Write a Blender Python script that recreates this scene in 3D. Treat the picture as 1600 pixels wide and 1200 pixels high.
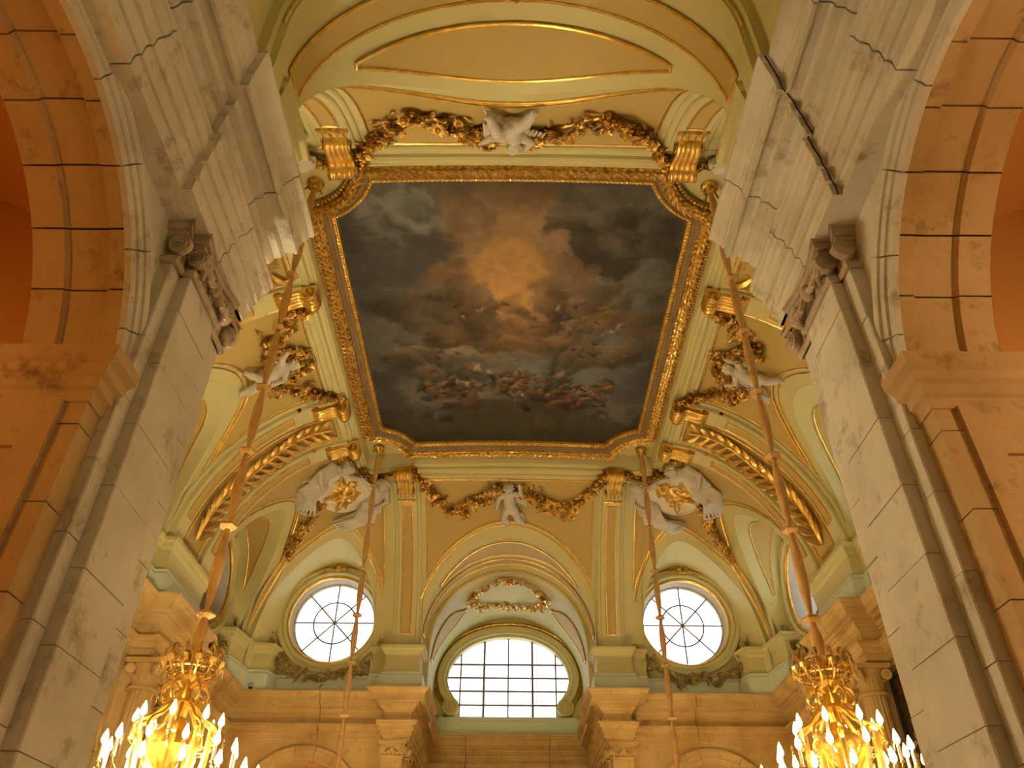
import bpy, math, random
import numpy as np
from mathutils import Vector, Matrix
random.seed(7); RNG = np.random.default_rng(7)
for o in list(bpy.data.objects): bpy.data.objects.remove(o)
scene = bpy.context.scene
COL = scene.collection
PI = math.pi
# ------------------------------------------------------------------ camera, sky, exposure
# Everything is laid out in units of H = height of the stone cornice above the eye (6 m).
S = 6.0; EYE = 1.65
cam_d = bpy.data.cameras.new('camera'); cam = bpy.data.objects.new('camera', cam_d); COL.objects.link(cam)
cam_d.sensor_width = 36.0; cam_d.lens = 1211.0/1600.0*36.0; cam_d.clip_start = .05; cam_d.clip_end = 500
cam_d.shift_x = 2.2/1600.0
cam.matrix_world = Matrix.Translation((0, 0, EYE)) @ Matrix.Rotation(math.radians(90+37.8), 4, 'X') @ Matrix.Rotation(math.radians(.46), 4, 'Z')
scene.camera = cam
world = bpy.data.worlds.new('sky'); scene.world = world; world.use_nodes = True
bg = world.node_tree.nodes['Background']; bg.inputs[0].default_value = (.93, .96, 1.0, 1); bg.inputs[1].default_value = 1.9
scene.view_settings.view_transform = 'Standard'; scene.view_settings.look = 'None'
scene.view_settings.gamma = 1.0; scene.view_settings.use_curve_mapping = False
scene.view_settings.exposure = 0.55
CHANDELIER_W = 900.0      # warm candle light of each chandelier
LANTERN_W = 185.0          # unseen lanterns added to light the galleries
# ------------------------------------------------------------------ materials
def newmat(name):
    m = bpy.data.materials.new(name); m.use_nodes = True
    return m, m.node_tree.nodes, m.node_tree.links, m.node_tree.nodes['Principled BSDF']
def ramp(nd, stops):
    r = nd.new('ShaderNodeValToRGB'); e = r.color_ramp.elements
    e[0].position, e[0].color = stops[0][0], (*stops[0][1], 1); e[1].position, e[1].color = stops[-1][0], (*stops[-1][1], 1)
    for p, c in stops[1:-1]:
        x = e.new(p); x.color = (*c, 1)
    return r
def noise_mat(name, cols, scale=1.5, rough=.8, bump=.1, bscale=25, metallic=0, detail=6, spec=.3, stain=None, bdist=.02):
    m, nd, lk, bs = newmat(name)
    tc = nd.new('ShaderNodeNewGeometry')
    n = nd.new('ShaderNodeTexNoise'); n.inputs['Scale'].default_value = scale; n.inputs['Detail'].default_value = detail
    lk.new(tc.outputs['Position'], n.inputs['Vector'])
    k = len(cols); r = ramp(nd, [(.3+.4*i/(k-1), c) for i, c in enumerate(cols)])
    lk.new(n.outputs['Fac'], r.inputs['Fac']); out = r.outputs['Color']
    if stain:
        n2 = nd.new('ShaderNodeTexNoise'); n2.inputs['Scale'].default_value = scale*2.7; n2.inputs['Detail'].default_value = 8
        n2.inputs['Roughness'].default_value = .7; lk.new(tc.outputs['Position'], n2.inputs['Vector'])
        r2 = ramp(nd, [(.56, (0, 0, 0)), (.72, (1, 1, 1))]); lk.new(n2.outputs['Fac'], r2.inputs['Fac'])
        mx = nd.new('ShaderNodeMixRGB'); mx.inputs['Color2'].default_value = (*stain, 1)
        ml = nd.new('ShaderNodeMath'); ml.operation = 'MULTIPLY'; ml.inputs[1].default_value = .75
        lk.new(r2.outputs['Color'], ml.inputs[0]); lk.new(ml.outputs[0], mx.inputs['Fac']); lk.new(out, mx.inputs['Color1']); out = mx.outputs['Color']
    lk.new(out, bs.inputs['Base Color'])
    bs.inputs['Roughness'].default_value = rough; bs.inputs['Metallic'].default_value = metallic
    bs.inputs['Specular IOR Level'].default_value = spec
    if bump:
        n3 = nd.new('ShaderNodeTexNoise'); n3.inputs['Scale'].default_value = bscale; n3.inputs['Detail'].default_value = 5
        lk.new(tc.outputs['Position'], n3.inputs['Vector'])
        b = nd.new('ShaderNodeBump'); b.inputs['Strength'].default_value = bump; b.inputs['Distance'].default_value = bdist
        lk.new(n3.outputs['Fac'], b.inputs['Height']); lk.new(b.outputs['Normal'], bs.inputs['Normal'])
    return m
M = {}
M['stone'] = noise_mat('limestone', [(.55, .51, .40), (.68, .645, .53), (.78, .755, .65)], 1.1, .85, .6, 14, stain=(.24, .16, .09))
M['stone_hall'] = noise_mat('warm_limestone', [(.48, .31, .10), (.58, .40, .15), (.67, .49, .20)], 1.3, .85, .3, 18, stain=(.36, .22, .10))
M['stone_orange'] = noise_mat('ochre_stone', [(.47, .31, .135), (.55, .37, .17), (.61, .43, .21)], 1.2, .9, .6, 12, stain=(.16, .08, .03))  # same limestone, with the orange of bounced lamplight put into its colour
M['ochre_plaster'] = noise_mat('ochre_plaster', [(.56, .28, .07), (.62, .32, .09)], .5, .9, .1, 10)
M['carved'] = noise_mat('carved_stone', [(.36, .28, .20), (.50, .41, .30), (.60, .50, .38)], 6, .85, .3, 40)
M['cream'] = noise_mat('cream_plaster', [(.59, .545, .25), (.65, .60, .285)], .6, .6, .04, 8)
M['salmon'] = noise_mat('ochre_panel_plaster', [(.51, .375, .115), (.56, .415, .135)], .8, .6, .04, 10)
M['mint'] = noise_mat('mint_plaster', [(.60, .68, .52), (.66, .73, .57)], .8, .6, .05, 10)
M['stucco'] = noise_mat('grey_white_stucco', [(.52, .48, .39), (.66, .62, .52)], 3, .65, .1, 30)
M['medallion'] = noise_mat('pale_stucco', [(.74, .68, .52), (.82, .76, .60)], 3, .6, .08, 30)
M['gold'] = noise_mat('gilding', [(.70, .43, .08), (.98, .70, .20)], 7, .30, .25, 40, metallic=.9, spec=.5)
M['antique_gold'] = noise_mat('aged_gilding', [(.24, .13, .025), (.66, .41, .09), (.95, .68, .22)], 14, .34, .3, 60, metallic=.9, spec=.5)
M['gold_green'] = noise_mat('dull_gilding', [(.28, .22, .08), (.58, .47, .17)], 9, .5, .3, 60, metallic=.6)
M['dark'] = noise_mat('dark_wood', [(.05, .025, .012), (.10, .05, .022)], 3, .6, .2, 30)
M['darkframe'] = noise_mat('black_frame', [(.02, .02, .02), (.04, .035, .03)], 3, .5, .05, 30)
M['brownframe'] = noise_mat('frame_cove_brown', [(.22, .15, .07), (.30, .21, .10)], 3, .55, .05, 30)
M['lead'] = noise_mat('window_bars', [(.16, .12, .09), (.24, .18, .13)], 4, .6, .05, 30)
M['rope'] = noise_mat('gold_silk', [(.58, .33, .10), (.70, .44, .16)], 8, .55, .3, 60)
M['blind'] = noise_mat('dark_blind', [(.09, .07, .05), (.13, .10, .07)], 2, .8, .1, 20)
M['reveal'] = noise_mat('grey_reveal', [(.50, .48, .43), (.60, .58, .52)], 1.5, .7, .05, 20)
M['wax'] = noise_mat('candle_wax', [(.9, .82, .6), (.95, .88, .68)], 5, .4, 0)
M['camera_grey'] = noise_mat('camera_shell', [(.32, .32, .33), (.42, .42, .43)], 5, .35, 0)
m, nd, lk, bs = newmat('dome_black'); bs.inputs['Base Color'].default_value = (.015, .015, .018, 1); bs.inputs['Roughness'].default_value = .12; M['dome'] = m
m, nd, lk, bs = newmat('crystal'); bs.inputs['Base Color'].default_value = (1, .98, .95, 1); bs.inputs['Roughness'].default_value = .03
bs.inputs['Transmission Weight'].default_value = 1; bs.inputs['IOR'].default_value = 1.5; M['crystal'] = m
m, nd, lk, bs = newmat('flame'); bs.inputs['Base Color'].default_value = (1, .8, .4, 1); bs.inputs['Emission Color'].default_value = (1, .74, .28, 1)
bs.inputs['Emission Strength'].default_value = 9; M['flame'] = m
m, nd, lk, bs = newmat('window_glass'); nd.remove(bs); out = nd['Material Output']
t = nd.new('ShaderNodeBsdfTransparent'); t.inputs[0].default_value = (.95, .97, .98, 1); g = nd.new('ShaderNodeBsdfGlossy'); g.inputs['Roughness'].default_value = .03
mx = nd.new('ShaderNodeMixShader'); mx.inputs[0].default_value = .05; lk.new(t.outputs[0], mx.inputs[1]); lk.new(g.outputs[0], mx.inputs[2]); lk.new(mx.outputs[0], out.inputs[0]); M['glass'] = m
m, nd, lk, bs = newmat('oil_painting')
at = nd.new('ShaderNodeAttribute'); at.attribute_name = 'paint'; lk.new(at.outputs['Color'], bs.inputs['Base Color'])
bs.inputs['Roughness'].default_value = .75; bs.inputs['Specular IOR Level'].default_value = .15; M['painting'] = m
# ------------------------------------------------------------------ object helpers
ORG = {}
def W(v):
    v = np.asarray(v, dtype=np.float64).reshape(-1, 3); return v*S + np.array([0, 0, EYE])
def tag(o, label, cat=None, group=None, kind=None):
    o['label'] = label
    if cat: o['category'] = cat
    if group: o['group'] = group
    if kind: o['kind'] = kind
    return o
def link(o, parent=None):
    COL.objects.link(o)
    if parent: o.parent = parent
    return o
def empty(name, at):
    o = link(bpy.data.objects.new(name, None)); p = W(at)[0]; o.location = p; ORG[o.name] = p; o.empty_display_size = .2
    return o
def mesh_data(name, v, faces, mat, smooth=True, sharp=35):
    me = bpy.data.meshes.new(name); me.from_pydata([tuple(map(float, q)) for q in v], [], faces); me.materials.append(mat)
    if smooth:
        me.polygons.foreach_set('use_smooth', np.ones(len(me.polygons), dtype=bool))
        if sharp: me.set_sharp_from_angle(angle=math.radians(sharp))
    me.update(); return me
def mk(name, verts, faces, mat, parent=None, smooth=True, sharp=35, origin=None):
    v = W(verts)
    if parent is not None: po = ORG[parent.name]
    else: po = np.zeros(3)
    if origin is not None: og = W(origin)[0]
    else:
        lo, hi = v.min(0), v.max(0); og = np.array([(lo[0]+hi[0])/2, (lo[1]+hi[1])/2, lo[2]])
    me = mesh_data(name, v-og, faces, M[mat] if isinstance(mat, str) else mat, smooth, sharp)
    o = bpy.data.objects.new(name, me); o.location = og-po; link(o, parent); ORG[o.name] = og
    return o
def inst(name, me, parent, pos, R, scale):
    """object sharing mesh data; pos in H units, R 3x3 columns = axes, scale in metres per mesh unit"""
    o = bpy.data.objects.new(name, me)
    m4 = Matrix.Identity(4)
    sc = scale if hasattr(scale, '__len__') else (scale, scale, scale)
    for i in range(3):
        for j in range(3): m4[i][j] = float(R[i][j])*sc[j]
    p = W(pos)[0]; po = ORG[parent.name] if parent else np.zeros(3)
    for i in range(3): m4[i][3] = float(p[i]-po[i])
    o.matrix_local = m4 if parent is None else m4
    link(o, parent); o.matrix_basis = m4; ORG[o.name] = p
    return o
class MB:
    def __init__(s): s.v = []; s.f = []
    def add(s, v, f):
        n = len(s.v); s.v.extend([tuple(q) for q in np.asarray(v, dtype=float).reshape(-1, 3)]); s.f.extend([tuple(i+n for i in q) for q in f]); return s
    def box(s, lo, hi):
        (a, b, c), (d, e, f) = lo, hi
        return s.add([(a, b, c), (d, b, c), (d, e, c), (a, e, c), (a, b, f), (d, b, f), (d, e, f), (a, e, f)],
                     [(0, 3, 2, 1), (4, 5, 6, 7), (0, 1, 5, 4), (1, 2, 6, 5), (2, 3, 7, 6), (3, 0, 4, 7)])
    def obj(s, name, mat, parent=None, **k): return mk(name, np.array(s.v), s.f, mat, parent, **k)
def gridf(n, m, close_n=False, close_m=False):
    f = []
    for i in range(n if close_n else n-1):
        for j in range(m if close_m else m-1):
            a, b = i*m+j, i*m+(j+1) % m; c, d = ((i+1) % n)*m+(j+1) % m, ((i+1) % n)*m+j
            f.append((a, b, c, d))
    return f
def tube_mesh(path, r, sides=6, closed=False, caps=True):
    P = np.asarray(path, float); n = len(P)
    if closed: T = np.roll(P, -1, 0)-np.roll(P, 1, 0)
    else: T = np.gradient(P, axis=0)
    T /= np.linalg.norm(T, axis=1)[:, None]+1e-12
    up = np.array([0, 0, 1.]) if abs(T[0][2]) < .8 else np.array([1., 0, 0])
    U = np.zeros_like(P); u = up
    for i in range(n):
        u = u-T[i]*np.dot(u, T[i]); u = u/(np.linalg.norm(u)+1e-12); U[i] = u
    V = np.cross(T, U); rr = np.broadcast_to(np.asarray(r, float), (n,))
    a = np.arange(sides)*2*PI/sides
    v = P[:, None]+rr[:, None, None]*(U[:, None]*np.cos(a)[None, :, None]+V[:, None]*np.sin(a)[None, :, None])
    f = gridf(n, sides, closed, True)
    if not closed and caps: f += [tuple(range(sides))[::-1], tuple((n-1)*sides+i for i in range(sides))]
    return v.reshape(-1, 3), f
def tube(name, path, r, mat, parent=None, sides=6, closed=False):
    v, f = tube_mesh(path, r, sides, closed); return mk(name, v, f, mat, parent)
def lathe_mesh(prof, n=16, c=(0, 0, 0), flutes=0, depth=0):
    a = np.arange(n)*2*PI/n; v = []
    for r, z in prof: v += [(c[0]+r*math.cos(t), c[1]+r*math.sin(t), c[2]+z) for t in a]
    f = gridf(len(prof), n, False, True); f += [tuple(range(n)), tuple((len(prof)-1)*n+i for i in range(n))[::-1]]
    return v, f
def plan_offset(path, closed=False):
    P = np.asarray(path, float); n = len(P); out = []
    for i in range(n):
        def nr(a, b):
            d = b-a; d = d/np.linalg.norm(d); return np.array([-d[1], d[0]])
        if closed or 0 < i < n-1:
            a, b = nr(P[i-1], P[i]), nr(P[i], P[(i+1) % n]); m = (a+b)/(1+np.dot(a, b)+1e-9)
        elif i == 0: m = nr(P[0], P[1])
        else: m = nr(P[-2], P[-1])
        out.append(m)
    return P, np.array(out)
def plan_molding(name, path, prof, mat, parent, block=None, gap=.0012, smooth=False, side=1, pname=None):
    """sweep (offset, z) profile along a plan polyline with mitred corners; cut into stone blocks"""
    P, Mi = plan_offset(path); Mi = Mi*side; prof = np.asarray(prof, float); m = len(prof)
    seg = np.linalg.norm(np.diff(P, axis=0), axis=1); cum = np.concatenate([[0], np.cumsum(seg)])
    st = [(c, P[i], Mi[i]) for i, c in enumerate(cum)]
    if block:
        cuts = []
        for i, L in enumerate(seg):
            k = max(0, int(L/block+.35))
            for j in range(1, k):
                cuts.append(cum[i]+L*j/k)
            if k == 1 and L > .5*block: cuts.append(cum[i]+L*.5)
        cuts = [0]+cuts+[cum[-1]]
    else: cuts = [0, cum[-1]]
    def at(c):
        i = min(int(np.searchsorted(cum, c, 'right'))-1, len(seg)-1); t = (c-cum[i])/seg[i]
        d = (P[i+1]-P[i])/seg[i]; nn = np.array([-d[1], d[0]])*side
        return P[i]+(P[i+1]-P[i])*t, nn
    objs = []
    for a, b in zip(cuts[:-1], cuts[1:]):
        a2, b2 = (a+gap if a > 0 else a), (b-gap if b < cum[-1] else b)
        mids = [(P[i], Mi[i]) for i, c in enumerate(cum) if a2+1e-6 < c < b2-1e-6]
        s0 = (P[0], Mi[0]) if a == 0 else at(a2); s1 = (P[-1], Mi[-1]) if b == cum[-1] else at(b2)
        pts = [s0]+mids+[s1]; v = []
        for p, mm in pts:
            for o, z in prof: v.append((p[0]+mm[0]*o, p[1]+mm[1]*o, z))
        f = gridf(len(pts), m, False, True); f += [tuple(range(m)), tuple((len(pts)-1)*m+i for i in range(m))[::-1]]
        objs.append(mk(pname or name, v, f, mat, parent, smooth=smooth))
    return objs
def mir(path, sx=1, sy=1): return [(sx*x, Yc+sy*(y-Yc)) for x, y in path]
# ------------------------------------------------------------------ sculpture: smooth union of round cones, meshed by surface nets
def surface_nets(F, org, h):
    s = F < 0; nx, ny, nz = F.shape
    acc = np.zeros((nx-1, ny-1, nz-1, 3)); cnt = np.zeros((nx-1, ny-1, nz-1))
    sl = lambda a, n: slice(a, n-1+a)
    for ax in range(3):
        for i in (0, 1):
            for j in (0, 1):
                c0 = [0, 0, 0]; o = [k for k in range(3) if k != ax]; c0[o[0]] = i; c0[o[1]] = j; c1 = list(c0); c1[ax] = 1
                A = F[sl(c0[0], nx), sl(c0[1], ny), sl(c0[2], nz)]; B = F[sl(c1[0], nx), sl(c1[1], ny), sl(c1[2], nz)]
                x = (A < 0) != (B < 0); t = np.where(x, A/(A-B+1e-20), 0)
                for k in range(3): acc[..., k] += np.where(x, (t if k == ax else c0[k]), 0)
                cnt += x
    act = cnt > 0; idx = -np.ones(act.shape, int); idx[act] = np.arange(act.sum())
    g = np.argwhere(act); v = org+h*(g+acc[act]/cnt[act][:, None]); faces = []
    for ax in range(3):
        o = [k for k in range(3) if k != ax]
        A = s[:-1] if ax == 0 else (s[:, :-1] if ax == 1 else s[:, :, :-1]); B = s[1:] if ax == 0 else (s[:, 1:] if ax == 1 else s[:, :, 1:])
        e = np.argwhere(A != B)
        e = e[(e[:, o[0]] > 0) & (e[:, o[1]] > 0)]
        lim = np.array(act.shape); e = e[(e[:, o[0]] < lim[o[0]]) & (e[:, o[1]] < lim[o[1]]) & (e[:, ax] < lim[ax])]
        q = []
        for da, db in ((0, 0), (-1, 0), (-1, -1), (0, -1)):
            c = e.copy(); c[:, o[0]] += da; c[:, o[1]] += db; q.append(idx[c[:, 0], c[:, 1], c[:, 2]])
        q = np.stack(q, 1); fl = s[e[:, 0], e[:, 1], e[:, 2]]
        if ax == 1: fl = ~fl
        q[~fl] = q[~fl][:, ::-1]; faces.append(q)
    q = np.concatenate(faces); q = q[(q >= 0).all(1)]
    return v, [tuple(map(int, r)) for r in q]
def sculpt(prims, h=.014, k=.03):
    """prims: (a, b, ra, rb[, k]) round cones; an ellipsoid is ('e', c, radii[, k]); negative: ('n', c, r)"""
    pts = []
    for p in prims:
        if isinstance(p[0], str) and p[0] == 'e': pts += [np.array(p[1])-p[2], np.array(p[1])+p[2]]
        elif isinstance(p[0], str) and p[0] == 'n': continue
        else: r = max(p[2], p[3]); pts += [np.minimum(p[0], p[1])-r, np.maximum(p[0], p[1])+r]
    lo = np.min(pts, 0)-3*h-.02; hi = np.max(pts, 0)+3*h+.02
    n = np.ceil((hi-lo)/h).astype(int)+1; F = np.full(n, .5, np.float32)
    ax = [lo[i]+h*np.arange(n[i]) for i in range(3)]
    for p in prims:
        if isinstance(p[0], str) and p[0] == 'e': c = np.array(p[1], float); R = np.array(p[2], float); a, b = c-R, c+R; kk = p[3] if len(p) > 3 else k
        elif isinstance(p[0], str) and p[0] == 'n': c = np.array(p[1], float); a, b = c-p[2], c+p[2]; kk = .012
        else:
            A, B = np.array(p[0], float), np.array(p[1], float); r = max(p[2], p[3]); a, b = np.minimum(A, B)-r, np.maximum(A, B)+r; kk = p[4] if len(p) > 4 else k
        i0 = np.clip(((a-kk*2-lo)/h).astype(int), 0, n-1); i1 = np.clip(((b+kk*2-lo)/h).astype(int)+2, 1, n)
        X, Y, Z = np.meshgrid(*[ax[i][i0[i]:i1[i]] for i in range(3)], indexing='ij', sparse=True)
        if isinstance(p[0], str) and p[0] == 'e':
            q = np.sqrt(((X-c[0])/R[0])**2+((Y-c[1])/R[1])**2+((Z-c[2])/R[2])**2); d = (q-1)*R.min()
        elif isinstance(p[0], str) and p[0] == 'n': d = np.sqrt((X-c[0])**2+(Y-c[1])**2+(Z-c[2])**2)-p[2]
        else:
            ab = B-A; L = np.dot(ab, ab)+1e-9
            t = np.clip(((X-A[0])*ab[0]+(Y-A[1])*ab[1]+(Z-A[2])*ab[2])/L, 0, 1)
            d = np.sqrt((X-A[0]-t*ab[0])**2+(Y-A[1]-t*ab[1])**2+(Z-A[2]-t*ab[2])**2)-(p[2]+(p[3]-p[2])*t)
        sub = F[i0[0]:i1[0], i0[1]:i1[1], i0[2]:i1[2]]
        if isinstance(p[0], str) and p[0] == 'n':
            e = -d; hh = np.clip(.5+.5*(sub-e)/kk*-1, 0, 1); res = np.maximum(sub, e)
        else:
            hh = np.clip(.5+.5*(sub-d)/kk, 0, 1); res = sub*(1-hh)+d*hh-kk*hh*(1-hh)
        F[i0[0]:i1[0], i0[1]:i1[1], i0[2]:i1[2]] = res
    return surface_nets(F, lo, h)
# ------------------------------------------------------------------ geometry of the vault (cove round the painted ceiling)
Yc = 2.17; HX = .64; HY = .80; RHO = .45; DD = .555; ZS = 1.18; RZ = .65; NN = 1.8
PC = RHO*PI/2; PT = HX+PC+HY
_t = np.linspace(PI/2, 0, 400); _d = DD*np.cos(_t)**(2/NN); _z = ZS+RZ*np.sin(_t)**(2/NN)
_d[0] = 0; _d = np.append(_d, [DD, DD]); _z = np.append(_z, [1.09, .995])
_b = np.concatenate([[0], np.cumsum(np.hypot(np.diff(_d), np.diff(_z)))])
_td = np.gradient(_d, _b); _tz = np.gradient(_z, _b); _l = np.hypot(_td, _tz); _td /= _l; _tz /= _l
BMAX = _b[-1]
def b_of_z(z): return float(np.interp(-z, -_z, _b))
def b_of_d(d): return float(np.interp(d, _d[:400], _b[:400]))
def cove_frame(p, b, sx=1, sy=1):
    """point, perimeter direction, upward direction, inward normal at perimeter p and arc length b below the frame"""
    d = np.interp(b, _b, _d); z = np.interp(b, _b, _z); td = np.interp(b, _b, _td); tz = np.interp(b, _b, _tz)
    if b < 0: d = b; z = _z[0]
    if p <= HX: x, y, e, tg = p, Yc+HY+d, (0, 1), (1, 0)
    elif p < HX+PC:
        a = (p-HX)/RHO; e = (math.sin(a), math.cos(a)); dc = d*(1+.27*math.sin(2*a)**2*(max(d, 0)/DD)**6); x, y, tg = HX+dc*e[0], Yc+HY+dc*e[1], (e[1], -e[0])
    else: x, y, e, tg = HX+d, Yc+PT-p, (1, 0), (0, -1)
    if abs(x) < HX and p <= HX: z += .025*(1-(x/HX)**2)*max(0, 1-max(d, 0)/.3)**2
    f = np.array([sx, sy, 1.])
    P = np.array([sx*x, Yc+sy*(y-Yc), z]); up = -np.array([td*e[0], td*e[1], tz])*f; n = np.array([tz*e[0], tz*e[1], -td])*f
    return P, np.array([tg[0]*sx, tg[1]*sy, 0.]), up/np.linalg.norm(up), n/np.linalg.norm(n)
def cv(p, b, o=0, sx=1, sy=1):
    P, t, u, n = cove_frame(p, b, sx, sy); return P+n*o
# lunettes: centre p, half width, spring z, rise  |  wall centre coordinate, half width, spring z, rise
LUN = {'recess': (0., .40, 1.25, .41), 'far': (.82, .20, 1.30, .342), 'side': (1.25, .185, 1.30, .34), 'mid': (PT, .25, 1.25, .395)}
FARW = 3.57; SIDEW = 1.245
def zlow(p, grow=0., names=('recess', 'far', 'side', 'mid')):
    z = None
    for k in names:
        c, w, zs, r = LUN[k]; w += grow; r += grow; q = (p-c)/w
        if abs(q) <= 1.0000001:
            zz = zs+r*math.sqrt(max(0, 1-q*q)); z = zz if z is None else max(z, zz)
    return z
def cove_patch(ps, blo, bhi, o=0., rows=14, sx=1, sy=1):
    """columns of constant p between arc lengths blo(p) (upper edge) and bhi(p) (lower edge)"""
    v = []
    for p in ps:
        a, b = blo(p), bhi(p)
        for j in range(rows): v.append(cv(p, a+(b-a)*j/(rows-1), o, sx, sy))
    return np.array(v), gridf(len(ps), rows)
def outline(ps, blo, bhi, o, sx, sy, n=14):
    L = [cv(p, blo(p), o, sx, sy) for p in ps]
    a, b = blo(ps[-1]), bhi(ps[-1])
    if abs(b-a) > .004: L += [cv(ps[-1], a+(b-a)*j/n, o, sx, sy) for j in range(1, n)]
    L += [cv(p, bhi(p), o, sx, sy) for p in ps[::-1]]
    a, b = blo(ps[0]), bhi(ps[0])
    if abs(b-a) > .004: L += [cv(ps[0], b+(a-b)*j/n, o, sx, sy) for j in range(1, n)]
    out = [L[0]]
    for q in L[1:]:
        if np.linalg.norm(q-out[-1]) > .0015: out.append(q)
    if np.linalg.norm(out[0]-out[-1]) < .0015: out.pop()
    return np.array(out)
def cove_slab(name, p0, p1, b0, b1, o0, o1, mat, parent, sx, sy, npn=4, nb=20, bev=.004):
    prof = [(p0, o0), (p0, o1-bev), (p0+bev, o1)]+[(p0+(p1-p0)*i/npn, o1) for i in range(1, npn)]+[(p1-bev, o1), (p1, o1-bev), (p1, o0)]
    v = [cv(p, b0+(b1-b0)*j/nb, o, sx, sy) for j in range(nb+1) for p, o in prof]
    m = len(prof); f = gridf(nb+1, m); f += [tuple(range(m)), tuple(nb*m+i for i in range(m))[::-1]]
    return mk(name, v, f, mat, parent)
def lun_samples(key, n=40):
    c, w, zs, r = LUN[key]; L = []
    for z in np.linspace(.995, zs, 7)[:-1]: L.append((c-w, z, 0., (z-zs)))
    for i in range(n+1):
        t = PI*i/n; L.append((c-w*math.cos(t), zs+r*math.sin(t), t, 0.))
    for z in np.linspace(zs, .995, 7)[1:]: L.append((c+w, z, PI, (z-zs)))
    return L
# ------------------------------------------------------------------ ceiling: flat centre, cove, lunettes
cuts = set(np.round(np.linspace(0, PT, 150), 5))
for k, (c, w, zs, r) in LUN.items():
    for i in range(41):
        p = c-w*math.cos(PI*i/40)
        if 0 <= p <= PT: cuts.add(round(p, 5))
cuts = sorted(cuts); cuts = [p for i, p in enumerate(cuts) if i == 0 or p-cuts[i-1] > 2e-5]
mb = MB(); ROWS = 22
for sx in (1, -1):
    for sy in (1, -1):
        runs = []; run = []
        v = []
        for p in cuts:
            z = zlow(p); be = BMAX if z is None or z <= zs*0+1.0 else b_of_z(z)
            v += [cv(p, be*(j/(ROWS-1)), 0, sx, sy) for j in range(ROWS)]
        # doubled columns at jambs: close the jump between lunette springing and the free wall
        f = gridf(len(cuts), ROWS)
        mb.add(v, f)
        for k, (c, w, zs_, r) in LUN.items():
            for pj in (c-w, c+w):
                if 0 < pj < PT:
                    s = -1 if pj < c else 1
                    q = [cv(pj, b_of_z(z), 0, sx, sy) for z in np.linspace(.995, zs_, 5)]
                    pn = [p for p in cuts if (p-pj)*s > 1e-4]
                    pp = (pn[0] if s > 0 else pn[-1])
                    q2 = [cv(pp, b_of_z(z), 0, sx, sy) for z in np.linspace(.995, zs_, 5)]
                    mb.add(q+q2, gridf(2, 5))
ZP = 1.885
n = 24; v = [(x, y, ZP+.03*(1-(x/.66)**2)) for x in np.linspace(-.66, .66, n) for y in np.linspace(Yc-.82, Yc+.82, n)]
mb.add(v, gridf(n, n))
ceiling = mb.obj('ceiling', 'cream'); tag(ceiling, 'cream coved vault rising round the painted ceiling', 'ceiling', kind='structure')
def vault_part(name, v, f, mat, **k): return mk(name, v, f, mat, ceiling, **k)
def gild(path, r=.0035, closed=True, mat='gold', name='gilt_molding'): return tube(name, path, r, mat, ceiling, 6, closed)
# cream mouldings between frame and cove
def ring_path(b, o, n=40, p0=0, p1=PT):
    out = []
    for sx, sy, rev in ((1, 1, 0), (1, -1, 1), (-1, -1, 0), (-1, 1, 1)):
        ps = list(np.linspace(0, HX, 14))+list(np.linspace(HX, HX+PC, 16)[1:])+list(np.linspace(HX+PC, PT, 12)[1:])
        if rev: ps = ps[::-1]
        out += [cv(p, b, o, sx, sy) for p in ps]
    q = [out[0]]
    for a in out[1:]:
        if np.linalg.norm(a-q[-1]) > 1e-3: q.append(a)
    if np.linalg.norm(q[0]-q[-1]) < 1e-3: q.pop()
    return np.array(q)
tube('cream_torus_molding', ring_path(.035, .004), .012, 'cream', ceiling, 8, True)
tube('cream_torus_molding', ring_path(.075, .0), .009, 'cream', ceiling, 8, True)
rp = ring_path(.004, .0); prof = [(-.012, .06), (-.009, .03), (-.006, .012), (-.002, .002), (.003, -.003), (.008, .0), (.010, .03)]
P2 = rp[:, :2]; cen = np.array([0, Yc]); v = []
nrm = np.roll(P2, -1, 0)-np.roll(P2, 1, 0); nrm = np.stack([nrm[:, 1], -nrm[:, 0]], 1); nrm /= np.linalg.norm(nrm, axis=1)[:, None]
sg = np.sign(((P2-cen)*nrm).sum(1)); nrm *= sg[:, None]
for i in range(len(rp)): v += [(rp[i, 0]+nrm[i, 0]*o, rp[i, 1]+nrm[i, 1]*o, rp[i, 2]+dz) for o, dz in prof]
vault_part('ceiling_edge_molding', v, gridf(len(rp), len(prof), True), 'cream')
# ---- lunette soffits
def lun_soffit(key, sx, sy, name):
    c, w, zs, r = LUN[key]; A = lun_samples(key); L = []
    for p, z, t, dzz in A:
        a = cv(p, b_of_z(z) if z < 1.829 else 0, 0, sx, sy)
        if key == 'recess': b = np.array([a[0], Yc+sy*(3.625-Yc), a[2]])
        elif key == 'far': b = np.array([sx*(.83-.235*math.cos(t)), Yc+sy*(FARW-Yc), (1.36+.265*math.sin(t)) if 0 < t < PI else (.995+(z-.995)/(zs-.995)*.365)])
        elif key == 'side': b = np.array([sx*SIDEW, Yc+sy*(3.085+.235*math.cos(t)-Yc), (1.36+.265*math.sin(t)) if 0 < t < PI else (.995+(z-.995)/(zs-.995)*.365)])
        else: b = np.array([sx*SIDEW, Yc+.25*math.cos(t), (1.36+.25*math.sin(t)) if 0 < t < PI else (.995+(z-.995)/(zs-.995)*.365)])
        L.append((a, b))
    return L
SOFF = {}
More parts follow.
